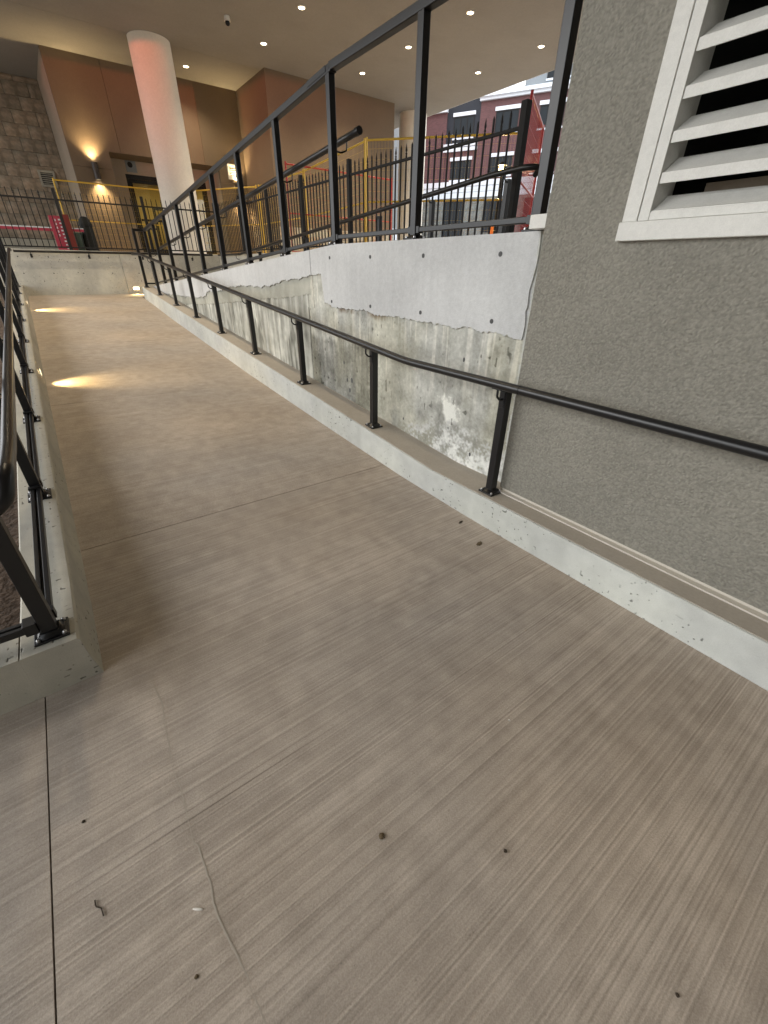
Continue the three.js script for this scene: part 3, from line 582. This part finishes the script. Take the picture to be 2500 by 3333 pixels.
meshPanel('fence_panel', 'yellow temporary fence panel angled right of the thick round column', 'fence panel', YP, [4.28, -16.4], [5.72, -13.9], M.yellow);
meshPanel('fence_panel', 'yellow temporary fence panel behind the dense far pickets', 'fence panel', YP, [5.76, -13.8], [5.78, -11.12], M.yellow);
meshPanel('fence_panel', 'yellow temporary fence panel climbing to the tall yellow corner post', 'fence panel', YP, [5.78, -11.06], [5.41, -7.98], M.yellow);
meshPanel('fence_panel', 'yellow temporary fence panel in front of the far brick building', 'fence panel', YP, [5.4, -7.9], [7.13, -5.9], M.yellow);
meshPanel('fence_panel', 'red temporary fence panel seen almost edge-on beside the fence end post', 'fence panel', 'temporary red fence panels', [5.8, -4.74], [7.17, -5.54], M.red, 3.38, 0.036, 0.0024);
meshPanel('fence_panel', 'red temporary fence panel behind the yellow panels near brown wall', 'fence panel', 'temporary red fence panels', [5.1, -10.6], [8.0, -10.6], M.red, 3.38, 0.3, 0.0015);
{ const p = thing('marker_post', 'slim orange marker post behind the red fence panel', 'post'); mesh('shaft', norm(new THREE.CylinderGeometry(0.022, 0.022, 1.5, 10).translate(6.9, PLAZA + 0.75, -5.15)), M.orange, p); mesh('foot', norm(new THREE.CylinderGeometry(0.11, 0.13, 0.05, 16).translate(6.9, PLAZA + 0.025, -5.15)), M.plastic, p); settle(p); }

// ================================================================ BACKGROUND BUILDING UNDER THE CANOPY
{
  const b = thing('stucco_facade', 'brown stucco facade with recessed glazed entrance under the canopy', 'building');
  const zf = -17.5, zr = -18.4, d = 0.14;
  mesh('panel', extrudeZ(poly([[1.8, 3.884], [2.804, 3.884], [2.804, 4.3], [3.116, 4.3], [3.116, YC], [1.8, YC]]), zf - d, zf, 1.5), M.brown, b);
  mesh('panel', bx(3.124, 5.556, 4.3, YC, zf, zf - d, 0, 1.5), M.brown, b);
  mesh('panel', extrudeZ(poly([[5.564, 4.3], [6.0, 4.3], [6.0, 3.884], [6.9, 3.884], [6.9, YC], [5.564, YC]]), zf - d, zf, 1.5), M.brown, b);
  mesh('panel', bx(1.8, 2.804, PLAZA, 3.876, zf, zf - d, 0, 1.5), M.brown, b);
  mesh('panel', bx(6.0, 6.9, PLAZA, 3.876, zf, zf - d, 0, 1.5), M.brown, b);
  mesh('core', merge([bx(1.81, 2.794, PLAZA, YC, zf - 0.012 - d, -21), bx(2.794, 6.01, 4.31, YC, zf - d - 0.012, -18.6), bx(6.01, 6.9, PLAZA, YC, zf - d - 0.012, -21)]), M.mortar, b);
  mesh('side_panel', bx(1.8, 1.8095, PLAZA, YC, zf - d - 0.002, -20.4, 0, 1.5), M.pinkBeige, b);
  mesh('recess_soffit', bx(2.804, 6.0, 4.3, 4.309, zf - d - 0.002, zr + 0.001, 0, 1.5), M.brown, b);
  mesh('recess_side', bx(2.7945, 2.8045, PLAZA, 4.2995, zf - d - 0.002, zr, 0, 1.5), M.brown, b);
  mesh('recess_side', bx(5.9995, 6.0095, PLAZA, 4.2995, zf - d - 0.002, zr, 0, 1.5), M.pinkBeige, b);
  const back = poly([[2.805, PLAZA], [3.26, PLAZA], [3.26, 3.95], [5.75, 3.95], [5.75, PLAZA], [5.999, PLAZA], [5.999, 4.299], [2.805, 4.299]]);
  mesh('recess_wall', extrudeZ(back, zr - 0.15, zr - 0.002, 1.5), M.pinkBeige, b);
  // glazed entrance
  const e = sub('entrance', b, 0, 0, 0), fz0 = zr - 0.02, fz1 = zr - 0.1;
  const F = (x0, x1, y0, y1) => bx(x0, x1, y0, y1, fz0, fz1, 0.004);
  mesh('door_frame', merge([F(3.261, 3.33, PLAZA, 3.949), F(5.68, 5.749, PLAZA, 3.949), F(3.331, 5.679, 3.84, 3.949), F(4.45, 4.55, PLAZA, 3.839)]), M.iron, e);
  mesh('door_leaf', merge([F(3.34, 3.42, PLAZA + 0.02, 3.83), F(4.37, 4.445, PLAZA + 0.02, 3.83), F(3.421, 4.369, 3.74, 3.83), F(3.421, 4.369, PLAZA + 0.02, PLAZA + 0.2), bx(3.43, 4.36, 2.72, 2.78, fz0 + 0.05, fz0 + 0.01, 0.004)]), M.iron, e);
  mesh('door_leaf', merge([F(4.56, 4.64, PLAZA + 0.02, 3.83), F(5.6, 5.675, PLAZA + 0.02, 3.83), F(4.641, 5.599, 3.74, 3.83), F(4.641, 5.599, PLAZA + 0.02, PLAZA + 0.2), bx(4.65, 5.59, 2.72, 2.78, fz0 + 0.05, fz0 + 0.01, 0.004)]), M.iron, e);
  mesh('pane', bx(3.421, 4.369, PLAZA + 0.2, 3.74, fz0 - 0.036, fz0 - 0.04), M.pane, e);
  mesh('pane', bx(4.641, 5.599, PLAZA + 0.2, 3.74, fz0 - 0.036, fz0 - 0.04), M.pane, e);
  const lb = sub('lobby', b, 0, 0, 0);
  mesh('lobby_wall', merge([bx(2.81, 6.0, PLAZA, 4.2, -21.4, -21.5), bx(2.81, 2.86, PLAZA, 4.2, -18.56, -21.39), bx(5.95, 6.0, PLAZA, 4.2, -18.56, -21.39), bx(2.861, 5.949, 4.1, 4.2, -18.56, -21.39)]), M.ochre, lb);
  mesh('lobby_floor', bx(2.861, 5.949, PLAZA - 0.1, PLAZA + 0.004, -18.56, -21.39), M.floor2, lb);
  mesh('inner_door', merge([bx(4.25, 4.33, PLAZA, 3.3, -20.3, -20.38), bx(5.2, 5.28, PLAZA, 3.3, -20.3, -20.38), bx(4.33, 5.2, 3.22, 3.3, -20.3, -20.38), bx(4.72, 4.79, PLAZA, 3.22, -20.3, -20.38), bx(3.4, 4.249, 2.6, 2.66, -20.3, -20.38)]), M.iron, lb);
  mesh('lobby_lamp', bx(4.1, 4.7, 4.085, 4.098, -19.3, -19.9), mat({ color: C(1, 1, 1), emissive: C(1, 0.82, 0.42), emissiveIntensity: 3 }), lb);
  settle(b);
  const L = new THREE.RectAreaLight(new THREE.Color(1, 0.8, 0.36), 10, 0.6, 0.6); L.position.set(4.4, 4.07, -19.6); L.lookAt(4.4, 0, -19.6); scene.add(L);
}
{ // block to the right of the entrance
  const b = thing('stucco_block', 'brown stucco block standing forward right of the entrance', 'building');
  mesh('wall', bx(6.9, 11.54, PLAZA + 0.9, YC, -15.2, -21, 0, 1.5), M.brown, b);
  mesh('plinth_core', bx(6.91, 11.53, PLAZA, PLAZA + 0.9, -15.21, -21), M.mortar, b);
  let k = 0; const bm = [M.stoneSmooth, M.stoneC, M.stoneSmooth];
  for (let r = 0; r < 3; r++) for (let c = -1; c < 8; c++) { const x0 = Math.max(6.88, 6.88 + c * 0.62 + (r % 2) * 0.31), x1 = Math.min(11.56, 6.88 + (c + 1) * 0.62 + (r % 2) * 0.31 - 0.01); if (x1 - x0 < 0.08) continue; mesh('plinth_block', bx(x0, x1, PLAZA + r * 0.3 + 0.004, PLAZA + r * 0.3 + 0.294, -15.17, -15.209, 0.004, 1.2), bm[k++ % 3], b); }
  settle(b);
}
{ // stone wall at the far left
  const w = thing('stone_wall', 'split-face stone block wall left of the brown facade', 'stone wall');
  mesh('backing', bx(-6, 1.798, PLAZA, YC, -20.44, -20.8), M.mortar, w);
  const vars = []; for (let v = 0; v < 6; v++) {
    const g = new THREE.BoxGeometry(0.61, 0.32, 0.09, 6, 4, 1), p = g.attributes.position;
    for (let i = 0; i < p.count; i++) if (p.getZ(i) > 0.04) { const ex = 0.305 - Math.abs(p.getX(i)), ey = 0.16 - Math.abs(p.getY(i)); p.setZ(i, 0.03 + (Math.min(ex, ey) < 0.001 ? 0 : 0.006 + 0.018 * fbm(p.getX(i) * 7 + v * 9 + 20, p.getY(i) * 9 + v * 5 + 20, 2))); }
    g.computeVertexNormals(); vars.push(boxUV(g, 1.2));
  }
  const ms = [M.stone, M.stoneB, M.stone, M.stoneC]; let k = 0;
  for (let r = 0; r < 14; r++) {
    const yb = 5.155 - 0.33 * (r - 3); if (yb > YC || yb < 2.15) continue; const h = Math.min(0.33, YC - yb);
    for (let c = 0; c < 6; c++) {
      const xr = 1.795 - (r % 2) * 0.31 - c * 0.62, o = (vn(r * 3.3, c * 2.7) - 0.5) * 0.05;
      const m = mesh('stone_block', vars[(k * 5 + r) % 6], ms[(k * 7 + r * 3) % 4], w); m.position.set(xr - 0.31, yb + h / 2, -20.44 + 0.02); m.scale.y = (h - 0.008) / 0.322; m.scale.x = 0.995; k++;
    }
    if (r % 2) { const m = mesh('stone_block', vars[r % 6], ms[r % 4], w); m.position.set(1.795 - 0.15, yb + h / 2, -20.42); m.scale.set(0.49, (h - 0.008) / 0.322, 1); }
  }
  for (let c = 0; c < 6; c++) mesh('base_block', bx(1.79 - (c + 1) * 0.62, 1.79 - c * 0.62 - 0.01, PLAZA, 2.165, -20.40, -20.438, 0.004, 2), M.stoneSmooth, w);
  settle(w);
}
{ const c = thing('column', 'thick round cream column rising behind the end wall fence', 'column'); mesh('shaft', (() => { const g = new THREE.CylinderGeometry(0.485, 0.485, YC - PLAZA, 48, 1, true).translate(4.0, (YC + PLAZA) / 2, -15.45); const uv = g.attributes.uv; for (let i = 0; i < uv.count; i++) uv.setXY(i, uv.getX(i) * 2, uv.getY(i) * 3); return g; })(), M.column, c); mesh('collar', norm(new THREE.CylinderGeometry(0.495, 0.495, 0.06, 48).translate(4.0, PLAZA + 0.03, -15.45)), M.column, c); settle(c); }
{ const c = thing('column', 'round white column at the far canopy corner before the brick building', 'column'); mesh('shaft', norm(new THREE.CylinderGeometry(0.5, 0.5, YC - PLAZA, 48, 1, true).translate(12.78, (YC + PLAZA) / 2, -15.7)), M.column, c); mesh('collar', norm(new THREE.CylinderGeometry(0.51, 0.51, 0.06, 48).translate(12.78, PLAZA + 0.03, -15.7)), M.column, c); settle(c); }
{ // building behind the camera, closing the covered way
  const b = thing('rear_building', 'plain grey stucco building closing the covered way behind', 'building');
  mesh('wall', bx(-5.9, XS - 0.002, -0.1, YC, 2.3, 2.0, 0, 0.8), M.stucco, b); settle(b);
}

// ---- wall fittings
function sconce(label, x, y0, y1) {
  const t = thing('wall_lamp', label, 'wall lamp', 'up-and-down wall lamps'), z = -17.385, r = 0.08;
  mesh('housing', norm(new THREE.CylinderGeometry(r, r, y1 - y0, 28, 1, true).translate(x, (y0 + y1) / 2, z)), M.bronze, t);
  mesh('rim', merge([new THREE.TorusGeometry(r, 0.004, 6, 28).rotateX(Math.PI / 2).translate(x, y1, z), new THREE.TorusGeometry(r, 0.004, 6, 28).rotateX(Math.PI / 2).translate(x, y0, z)]), M.bronze, t);
  mesh('divider', norm(new THREE.CylinderGeometry(r - 0.002, r - 0.002, 0.05, 28).translate(x, (y0 + y1) / 2, z)), M.bronze, t);
  mesh('mount', bx(x - 0.05, x + 0.05, y0 + 0.1, y1 - 0.1, z - 0.06, -17.499), M.bronze, t);
  mesh('lamp_lens', norm(new THREE.CylinderGeometry(0.06, 0.06, 0.012, 24).translate(x, y0 + 0.03, z)), M.lampGlow, t);
  mesh('lamp_lens', norm(new THREE.CylinderGeometry(0.06, 0.06, 0.012, 24).translate(x, y1 - 0.03, z)), M.lampGlow, t);
  settle(t);
  for (const s of [-1, 1]) {
    const L = new THREE.SpotLight(WARM, 9, 0, 0.95, 0.75, 2); L.position.set(x, s > 0 ? y1 - 0.02 : y0 + 0.02, z); L.target.position.set(x, L.position.y + s * 3, z - 0.15); L.castShadow = true; L.shadow.radius = 3; scene.add(L, L.target);
  }
}
sconce('bronze cylinder wall lamp glowing up and down left of the entrance', 2.335, 3.6, 3.99);
sconce('bronze cylinder wall lamp beside the white vent right of the entrance', 6.53, 3.52, 3.9);
function ventGrille(name, label, x0, x1, y0, y1, z, m, n) {
  const t = thing(name, label, 'vent'); const f = 0.06;
  mesh('frame', merge([bx(x0, x0 + f, y0, y1, z + 0.05, z, 0.006), bx(x1 - f, x1, y0, y1, z + 0.05, z, 0.006), bx(x0 + f, x1 - f, y0, y0 + f, z + 0.05, z, 0.006), bx(x0 + f, x1 - f, y1 - f, y1, z + 0.05, z, 0.006)]), m, t);
  mesh('backing', bx(x0 + f, x1 - f, y0 + f, y1 - f, z + 0.012, z + 0.002), M.dark, t);
  const h = (y1 - y0 - 2 * f) / n; for (let k = 0; k < n; k++) { const g = new RoundedBoxGeometry(x1 - x0 - 2 * f, h * 0.55, 0.008, 1, 0.002); g.rotateX(-0.6); const s = mesh('slat', norm(g), m, t); s.position.set((x0 + x1) / 2, y0 + f + h * (k + 0.5), z + 0.03); }
  settle(t);
}
ventGrille('wall_vent', 'white slatted wall vent above the right wall lamp', 6.27, 6.64, 4.0, 4.41, -17.499, M.white, 6);
ventGrille('wall_vent', 'beige slatted vent set in the stone block wall', 1.05, 1.50, 3.62, 4.06, -20.37, M.stoneSmooth, 6);
{ const t = thing('exhaust_plate', 'grey square plate with round black exhaust hole above the entrance', 'vent'); const s = poly([[3.33, 4.09], [3.62, 4.09], [3.62, 4.29], [3.33, 4.29]].map(([a, b]) => [a, b])); const sh = poly([[3.33, 4.0], [3.63, 4.0], [3.63, 4.29], [3.33, 4.29]]); const p = new THREE.Path(); p.absarc(3.46, 4.19, 0.075, 0, Math.PI * 2); sh.holes.push(p); mesh('plate', extrudeZ(sh, -18.4015, -18.38), M.greySiding, t); mesh('hole', norm(new THREE.CylinderGeometry(0.075, 0.075, 0.004, 24).rotateX(Math.PI / 2).translate(3.46, 4.19, -18.396)), M.dark, t); settle(t); }

// ---- ceiling lamps and camera
const DL = [[5.14, -16.5, 'recessed ceiling downlight just right of the thick round column'], [6.33, -13.82, 'recessed ceiling downlight above the left corner of brown block'], [6.33, -11.72, 'recessed ceiling downlight nearest the security camera, at the picture top'], [9.28, -13.78, 'recessed ceiling downlight farthest back above the brown block'], [9.3, -11.71, 'middle recessed ceiling downlight between the two tall guard posts'], [9.33, -9.62, 'recessed ceiling downlight at the picture top right of the guard rail'], [11.83, -11.69, 'recessed ceiling downlight closest above the brick building'], [11.87, -9.62, 'recessed ceiling downlight rightmost of all, by the last guard post']];
function downlight(x, z, label, power = 11) {
  const t = thing('downlight', label, 'ceiling lamp', 'recessed ceiling downlights');
  mesh('trim_ring', norm(new THREE.TorusGeometry(0.078, 0.014, 8, 28).rotateX(Math.PI / 2).translate(x, YC - 0.004, z)), M.white, t);
  mesh('lamp_lens', norm(new THREE.CylinderGeometry(0.06, 0.06, 0.012, 24).translate(x, YC - 0.007, z)), M.lampGlow, t);
  settle(t);
  const L = new THREE.SpotLight(C(1, 0.82, 0.57), power, 0, 1.15, 0.8, 2); L.position.set(x, YC - 0.03, z); L.target.position.set(x, 0, z); L.castShadow = true; L.shadow.radius = 3; scene.add(L, L.target);
}
for (const [x, z, label] of DL) downlight(x, z, label);
{ const t = thing('security_camera', 'small white dome security camera on the ceiling', 'camera'); mesh('mount', norm(new THREE.CylinderGeometry(0.06, 0.07, 0.08, 24).translate(5.17, YC - 0.04, -13.1)), M.white, t); mesh('dome', norm(new THREE.SphereGeometry(0.052, 20, 12).translate(5.17, YC - 0.1, -13.1)), M.glassDark, t); settle(t); }

for (const [x, z, label] of [[0.39, -11.72, 'recessed ceiling downlight above the top landing, outside the frame'], [0.39, -9.62, 'recessed ceiling downlight above the upper ramp, outside the frame'], [0.39, -7.52, 'recessed ceiling downlight above the middle of ramp, outside the frame'], [0.39, -5.42, 'recessed ceiling downlight above the lower ramp, outside the frame']]) downlight(x, z, label, z < -11 ? 13 : 8);
// ---- step lights
function stepLight(label, x, y, z, dir) {
  const t = thing('step_light', label, 'step light', 'recessed step lights'), w = 0.075, h = 0.04;
  const g = sub('fitting', t, x, y, z); g.rotation.y = dir ? 0 : Math.PI / 2;
  mesh('bezel', merge([bx(-w, w, -h, -h + 0.01, 0.012, 0), bx(-w, w, h - 0.01, h, 0.012, 0), bx(-w, -w + 0.01, -h + 0.01, h - 0.01, 0.012, 0), bx(w - 0.01, w, -h + 0.01, h - 0.01, 0.012, 0)]), M.steel, g);
  mesh('lamp_lens', bx(-w + 0.01, w - 0.01, -h + 0.01, h - 0.01, 0.006, 0.001), M.stepGlow, g);
  settle(t);
  const L = new THREE.SpotLight(WARM2, 1.7, 0, 0.75, 0.6, 2), d = dir ? [0, 0, 1] : [1, 0, 0]; L.position.set(x + d[0] * 0.02, y, z + d[2] * 0.02); L.target.position.set(x + d[0] * 0.5, y - 0.25, z + d[2] * 0.5); L.castShadow = true; L.shadow.radius = 2; scene.add(L, L.target);
}
stepLight('glowing step light in the left kerb halfway up the ramp', -0.262, yLeft(-5.82) + 0.13, -5.82, 0);
stepLight('glowing step light in the left kerb near the ramp top', -0.262, yLeft(-10.64) + 0.13, -10.64, 0);
stepLight('glowing step light low in the end wall beside right kerb', 1.98, 0.936, -13.299, 1);

// ---- red lit sign across the street, left of the picture, whose glow tints the upper walls
{
  const t = thing('street_sign', 'red illuminated sign box on a pole across the street', 'sign'); const x = -30, y = 5.7, z = 13.8;
  mesh('cabinet', bx(x - 0.2, x + 0.1, y - 0.5, y + 0.5, z + 1.2, z - 1.2, 0.03), M.dark, t);
  mesh('lit_face', bx(x + 0.101, x + 0.12, y - 0.45, y + 0.45, z + 1.1, z - 1.1), mat({ color: C(0.3, 0.02, 0.02), emissive: C(1, 0.12, 0.06), emissiveIntensity: 4 }), t);
  mesh('pole', norm(new THREE.CylinderGeometry(0.09, 0.09, y - 0.5 + 0.3, 16).translate(x - 0.05, (y - 0.5 - 0.3) / 2, z)), M.iron, t); settle(t);
  const L = new THREE.SpotLight(C(1, 0.17, 0.07), 1350, 0, 0.13, 1, 2); L.position.set(x + 0.3, y, z); L.target.position.set(5, 8.6, -16.2); L.castShadow = true; L.shadow.radius = 8; scene.add(L, L.target);
}

// ---- things on the plaza
{
  const t = thing('barricade', 'red barricade post with white marks behind the end wall fence', 'barricade');
  mesh('pink_panel', bx(0.66, 0.9, PLAZA, 2.43, -14.3, -14.34, 0.006), M.pink, t);
  mesh('post', bx(0.901, 1.06, PLAZA, 2.46, -14.2, -14.4, 0.012), M.maroon, t);
  for (let k = 0; k < 9; k++) mesh('white_mark', bx(0.835 + 0.006 * (k % 3), 0.878, 2.34 - k * 0.072, 2.372 - k * 0.072, -14.294, -14.2995), M.trim, t);
  for (let k = 0; k < 5; k++) mesh('white_mark', bx(0.765, 0.785, 2.32 - k * 0.075, 2.365 - k * 0.075, -14.294, -14.2995), M.trim, t);
  const arm = sub('arm', t, 0, 0, 0); mesh('bar', merge([bx(-2.6, 0.659, 2.12, 2.175, -14.3, -14.34, 0.004), bx(1.061, 1.3, 2.13, 2.185, -14.3, -14.34, 0.004)]), M.pink, arm); mesh('white_edge', merge([bx(-2.6, 0.659, 2.176, 2.2, -14.3, -14.34), bx(1.061, 1.3, 2.186, 2.206, -14.3, -14.34)]), M.trim, arm);
  settle(t);
}
{
  const t = thing('litter_bin', 'black domed litter bin behind the fence left of the entrance', 'bin'), x = 1.42, z = -14.8;
  mesh('body', norm(new THREE.LatheGeometry([[0, 0], [0.15, 0], [0.155, 0.02], [0.14, 0.58], [0.15, 0.6], [0.148, 0.64], [0.12, 0.72], [0.06, 0.78], [0, 0.79]].map((p) => new THREE.Vector2(...p)), 28).translate(x, PLAZA, z)), M.plastic, t);
  mesh('band', norm(new THREE.TorusGeometry(0.15, 0.008, 8, 28).rotateX(Math.PI / 2).translate(x, PLAZA + 0.59, z)), M.iron, t);
  settle(t);
}
{ const t = thing('planter', 'low dark green tub beside the black litter bin', 'planter'); mesh('tub', norm(new THREE.LatheGeometry([[0, 0], [0.11, 0], [0.14, 0.38], [0.155, 0.39], [0.155, 0.43], [0.13, 0.43], [0.125, 0.36], [0, 0.36]].map((p) => new THREE.Vector2(...p)), 24).translate(1.14, PLAZA, -14.75)), M.green, t); mesh('soil', norm(new THREE.CylinderGeometry(0.12, 0.12, 0.02, 20).translate(1.14, PLAZA + 0.37, -14.75)), M.soil, t); settle(t); }
{ // lamp on a pole behind the stub post
  const t = thing('lamp_post', 'small glowing lamp head on a pole behind the far handrail', 'lamp'), x = 7.6, z = -6.66, y = 1.43 + 10.1 * 0.161;
  mesh('pole', norm(new THREE.CylinderGeometry(0.022, 0.028, y - PLAZA - 0.06, 12).translate(x, (y + PLAZA - 0.06) / 2, z)), M.iron, t);
  mesh('lamp_globe', norm(new THREE.SphereGeometry(0.065, 20, 14).translate(x, y, z)), mat({ color: C(1, 1, 1), emissive: C(1, 0.72, 0.25), emissiveIntensity: 8 }), t);
  mesh('lamp_cap', norm(new THREE.CylinderGeometry(0.03, 0.08, 0.05, 16).translate(x, y + 0.085, z)), M.iron, t); settle(t);
  const L = new THREE.PointLight(WARM, 2.5, 0, 2); L.position.set(x, y, z); L.castShadow = true; scene.add(L);
}
{ const t = thing('traffic_cone', 'orange traffic cone with white collar before the brick building', 'cone'), x = 9.0, z = -7.95; mesh('cone_body', norm(new THREE.LatheGeometry([[0.16, 0.02], [0.03, 0.7], [0, 0.71]].map((p) => new THREE.Vector2(...p)), 20).translate(x, PLAZA, z)), M.orange, t); mesh('collar', norm(new THREE.CylinderGeometry(0.083, 0.115, 0.16, 20, 1, true).translate(x, PLAZA + 0.36, z)), M.trim, t); mesh('foot', bx(x - 0.2, x + 0.2, PLAZA, PLAZA + 0.03, z + 0.2, z - 0.2, 0.01), M.orange, t); settle(t); }

// ================================================================ FAR BUILDINGS
{
  const b = thing('brick_building', 'red brick building with white lintels, bands and cornice beyond the canopy', 'building');
  const P = (u0, u1, y0, y1, w0, w1, s = 1) => bx(u0, u1, y0, y1, w1, w0, 0, s);   // u along the facade, y up, w out of it
  mesh('brick_wall', P(2.5, 16, 8.6, 13.95, -1, 0, 2), M.brickFar, b);
  mesh('brick_wall', P(-3.6, -0.55, 8.6, 14.6, -1, 0.0, 2), M.brickFar, b);
  mesh('brick_wall', P(-0.549, 2.499, 8.6, 10.8, -1, -0.12, 2), M.brickFar, b);
  mesh('dark_bay', P(-0.549, 2.499, 11.36, 15.2, -1, -0.12, 1.5), M.navy, b);
  mesh('white_band', P(-0.7, 2.498, 11.1, 11.36, -1, 0.08), M.trim, b); mesh('white_band', P(-0.7, 2.498, 10.8, 11.04, -1, 0.06), M.trim, b); mesh('band_recess', P(-0.6, 2.498, 11.04, 11.1, -1, 0.0), M.greySiding, b);
  mesh('cornice', P(2.42, 16, 13.95, 14.14, -1, 0.25), M.trim, b); mesh('cornice', P(2.35, 16, 14.14, 14.38, -1, 0.45), M.trim, b); mesh('cornice', P(-3.6, -0.5, 13.55, 14.1, -1, 0.25), M.trim, b);
  mesh('upper_storey', P(5.9, 16, 14.38, 19, -3, -0.6, 1.5), M.greySiding, b);
  mesh('parapet', P(2.6, 5.85, 14.38, 14.75, -2, -0.2), M.trim, b);
  mesh('stone_base', P(-3.6, 16, 1.6, 7.35, -1, 0.05, 1.2), M.greyStone, b);
  mesh('white_course', P(-3.6, 16, 8.2, 8.6, -1, 0.15), M.trim, b); mesh('white_course', P(-3.6, 16, 7.78, 8.17, -1, 0.1), M.trim, b); mesh('white_course', P(-3.6, 16, 7.351, 7.75, -1, 0.08), M.trim, b); mesh('course_backing', P(-3.6, 15.9, 7.36, 8.59, -1, 0.03), M.greySiding, b);
  const win = (u0, u1, y0, y1, w, lint, n = 3) => {
    const g = sub('window', b, 0, 0, 0);
    if (lint) mesh('lintel', P(u0 - 0.08, u1 + 0.08, y1 + 0.02, y1 + 0.27, w, w + 0.12), M.trim, g);
    mesh('frame', merge([P(u0, u1, y0, y0 + 0.07, w, w + 0.05), P(u0, u1, y1 - 0.07, y1, w, w + 0.05), ...range(u0, u1 - 0.06, n).map((u) => P(u, u + 0.06, y0 + 0.07, y1 - 0.07, w, w + 0.05))]), M.iron, g);
    for (let k = 0; k < n; k++) { const a = u0 + (u1 - u0 - 0.06) * k / n + 0.06, e = u0 + (u1 - u0 - 0.06) * (k + 1) / n; mesh('pane', P(a, e, y0 + 0.07, y1 - 0.07, w, w + 0.015 + 0.004 * k), M.glassDark, g); }
    if (lint) mesh('sill', P(u0 - 0.05, u1 + 0.05, y0 - 0.12, y0 - 0.005, w, w + 0.09), M.trim, g);
  };
  win(0.1, 1.98, 11.75, 13.18, -0.12, 1); win(3.9, 5.85, 11.75, 13.18, 0, 1); win(7.55, 9.5, 11.75, 13.18, 0, 1); win(11.2, 13.1, 11.75, 13.18, 0, 1);
  win(0.08, 2.02, 8.75, 10.12, -0.12, 1); win(3.86, 5.8, 8.85, 10.14, 0, 1); win(7.5, 9.45, 8.85, 10.14, 0, 1); win(11.2, 13.1, 8.85, 10.14, 0, 1);
  win(-0.2, 1.8, 4.3, 7.1, 0.05, 0, 4); win(3.7, 5.4, 4.6, 7.1, 0.05, 0, 3); win(7.4, 9.2, 4.6, 7.1, 0.05, 0, 3); win(7.6, 9.4, 14.9, 16.6, -0.6, 1);
  b.position.set(34.2, 0, -36.4); b.rotation.y = Math.atan2(-0.891, 0.453);
}
{
  const b = thing('grey_building', 'pale blue-grey building seen between brown block and white column', 'building');
  mesh('wall', bx(21, 29.5, 1.6, 16, -36, -40, 0, 1.5), M.greySiding, b);
  mesh('canopy_ledge', bx(21, 24.3, 9.9, 10.2, -35.4, -35.999), M.iron, b); mesh('white_base', bx(21, 29.5, 1.6, 4.6, -35.9, -35.999), M.trim, b); settle(b);
}

// ================================================================ LITTER ON THE PAVING
function bit(name, label, geo, m, x, z, ry, cat) { const o = mesh(name, geo, m); o.position.set(x, yFloor(x, z) + 0.0015, z); o.rotation.y = ry; o.userData = { label, category: cat }; }
const twig = (l, r) => tube([[-l / 2, r, 0], [-l * 0.1, r * 1.3, l * 0.08], [l * 0.2, r, -l * 0.05], [l / 2, r, l * 0.04]], r, 6, 12);
const barkM = mat({ color: C(0.05, 0.036, 0.024), roughness: 1 }), chipM = mat({ color: C(0.75, 0.72, 0.66), roughness: 0.7 }), leafM = mat({ color: C(0.12, 0.085, 0.045), roughness: 0.9 });
const chip = new THREE.SphereGeometry(0.5, 10, 6).scale(0.03, 0.006, 0.006);
const crumb = (s, k) => { const g = new THREE.IcosahedronGeometry(s, 1), p = g.attributes.position; for (let i = 0; i < p.count; i++) p.setXYZ(i, p.getX(i) * (0.8 + 0.5 * vn(i * 0.7 + k, 1)), Math.max(0, p.getY(i)) * 0.7, p.getZ(i) * (0.7 + 0.6 * vn(i * 0.9 + k, 4))); g.computeVertexNormals(); return g; };
bit('seed_husk', 'thin white husk lying on the near paving', chip, chipM, -0.138, -0.594, -0.66, 'husk');
bit('twig', 'short dark bent twig on the paving left of the white husk', twig(0.05, 0.0016), barkM, -0.343, -0.745, 1.9, 'twig');
bit('pebble', 'tiny dark pebble on the paving beside the long left joint', crumb(0.0045, 1), barkM, -0.358, -0.996, 0, 'pebble');
bit('leaf_scrap', 'curled brown leaf scrap in the middle of the near paving', crumb(0.008, 3), leafM, 0.339, -0.444, 0.6, 'leaf');
bit('pebble', 'small round dark pebble right of the brown leaf scrap', crumb(0.0048, 5), barkM, 0.604, -0.207, 0, 'pebble');
bit('pebble', 'small brown pebble near the bottom left of the paving', crumb(0.0042, 7), leafM, -0.174, -0.474, 0, 'pebble');
bit('pebble', 'dark crumb at the bottom right corner of the paving', crumb(0.004, 9), barkM, 0.707, 0.205, 0, 'pebble');
bit('grit', 'dark smear of grit at the foot of right kerb', crumb(0.012, 11).scale(1.8, 0.25, 0.7), barkM, 1.786, -1.549, 0.3, 'grit');
bit('grit', 'flat grey patch of grit nearer than the dark smear by the kerb', crumb(0.016, 13).scale(1.5, 0.15, 0.8), leafM, 1.7, -1.308, 0.3, 'grit');
bit('stone_chip', 'tiny pale stone chip on the paving right of centre', crumb(0.0035, 15), chipM, 0.932, -0.459, 0, 'chip');

renderer.setSize(768, 1024);
renderer.render(scene, camera);
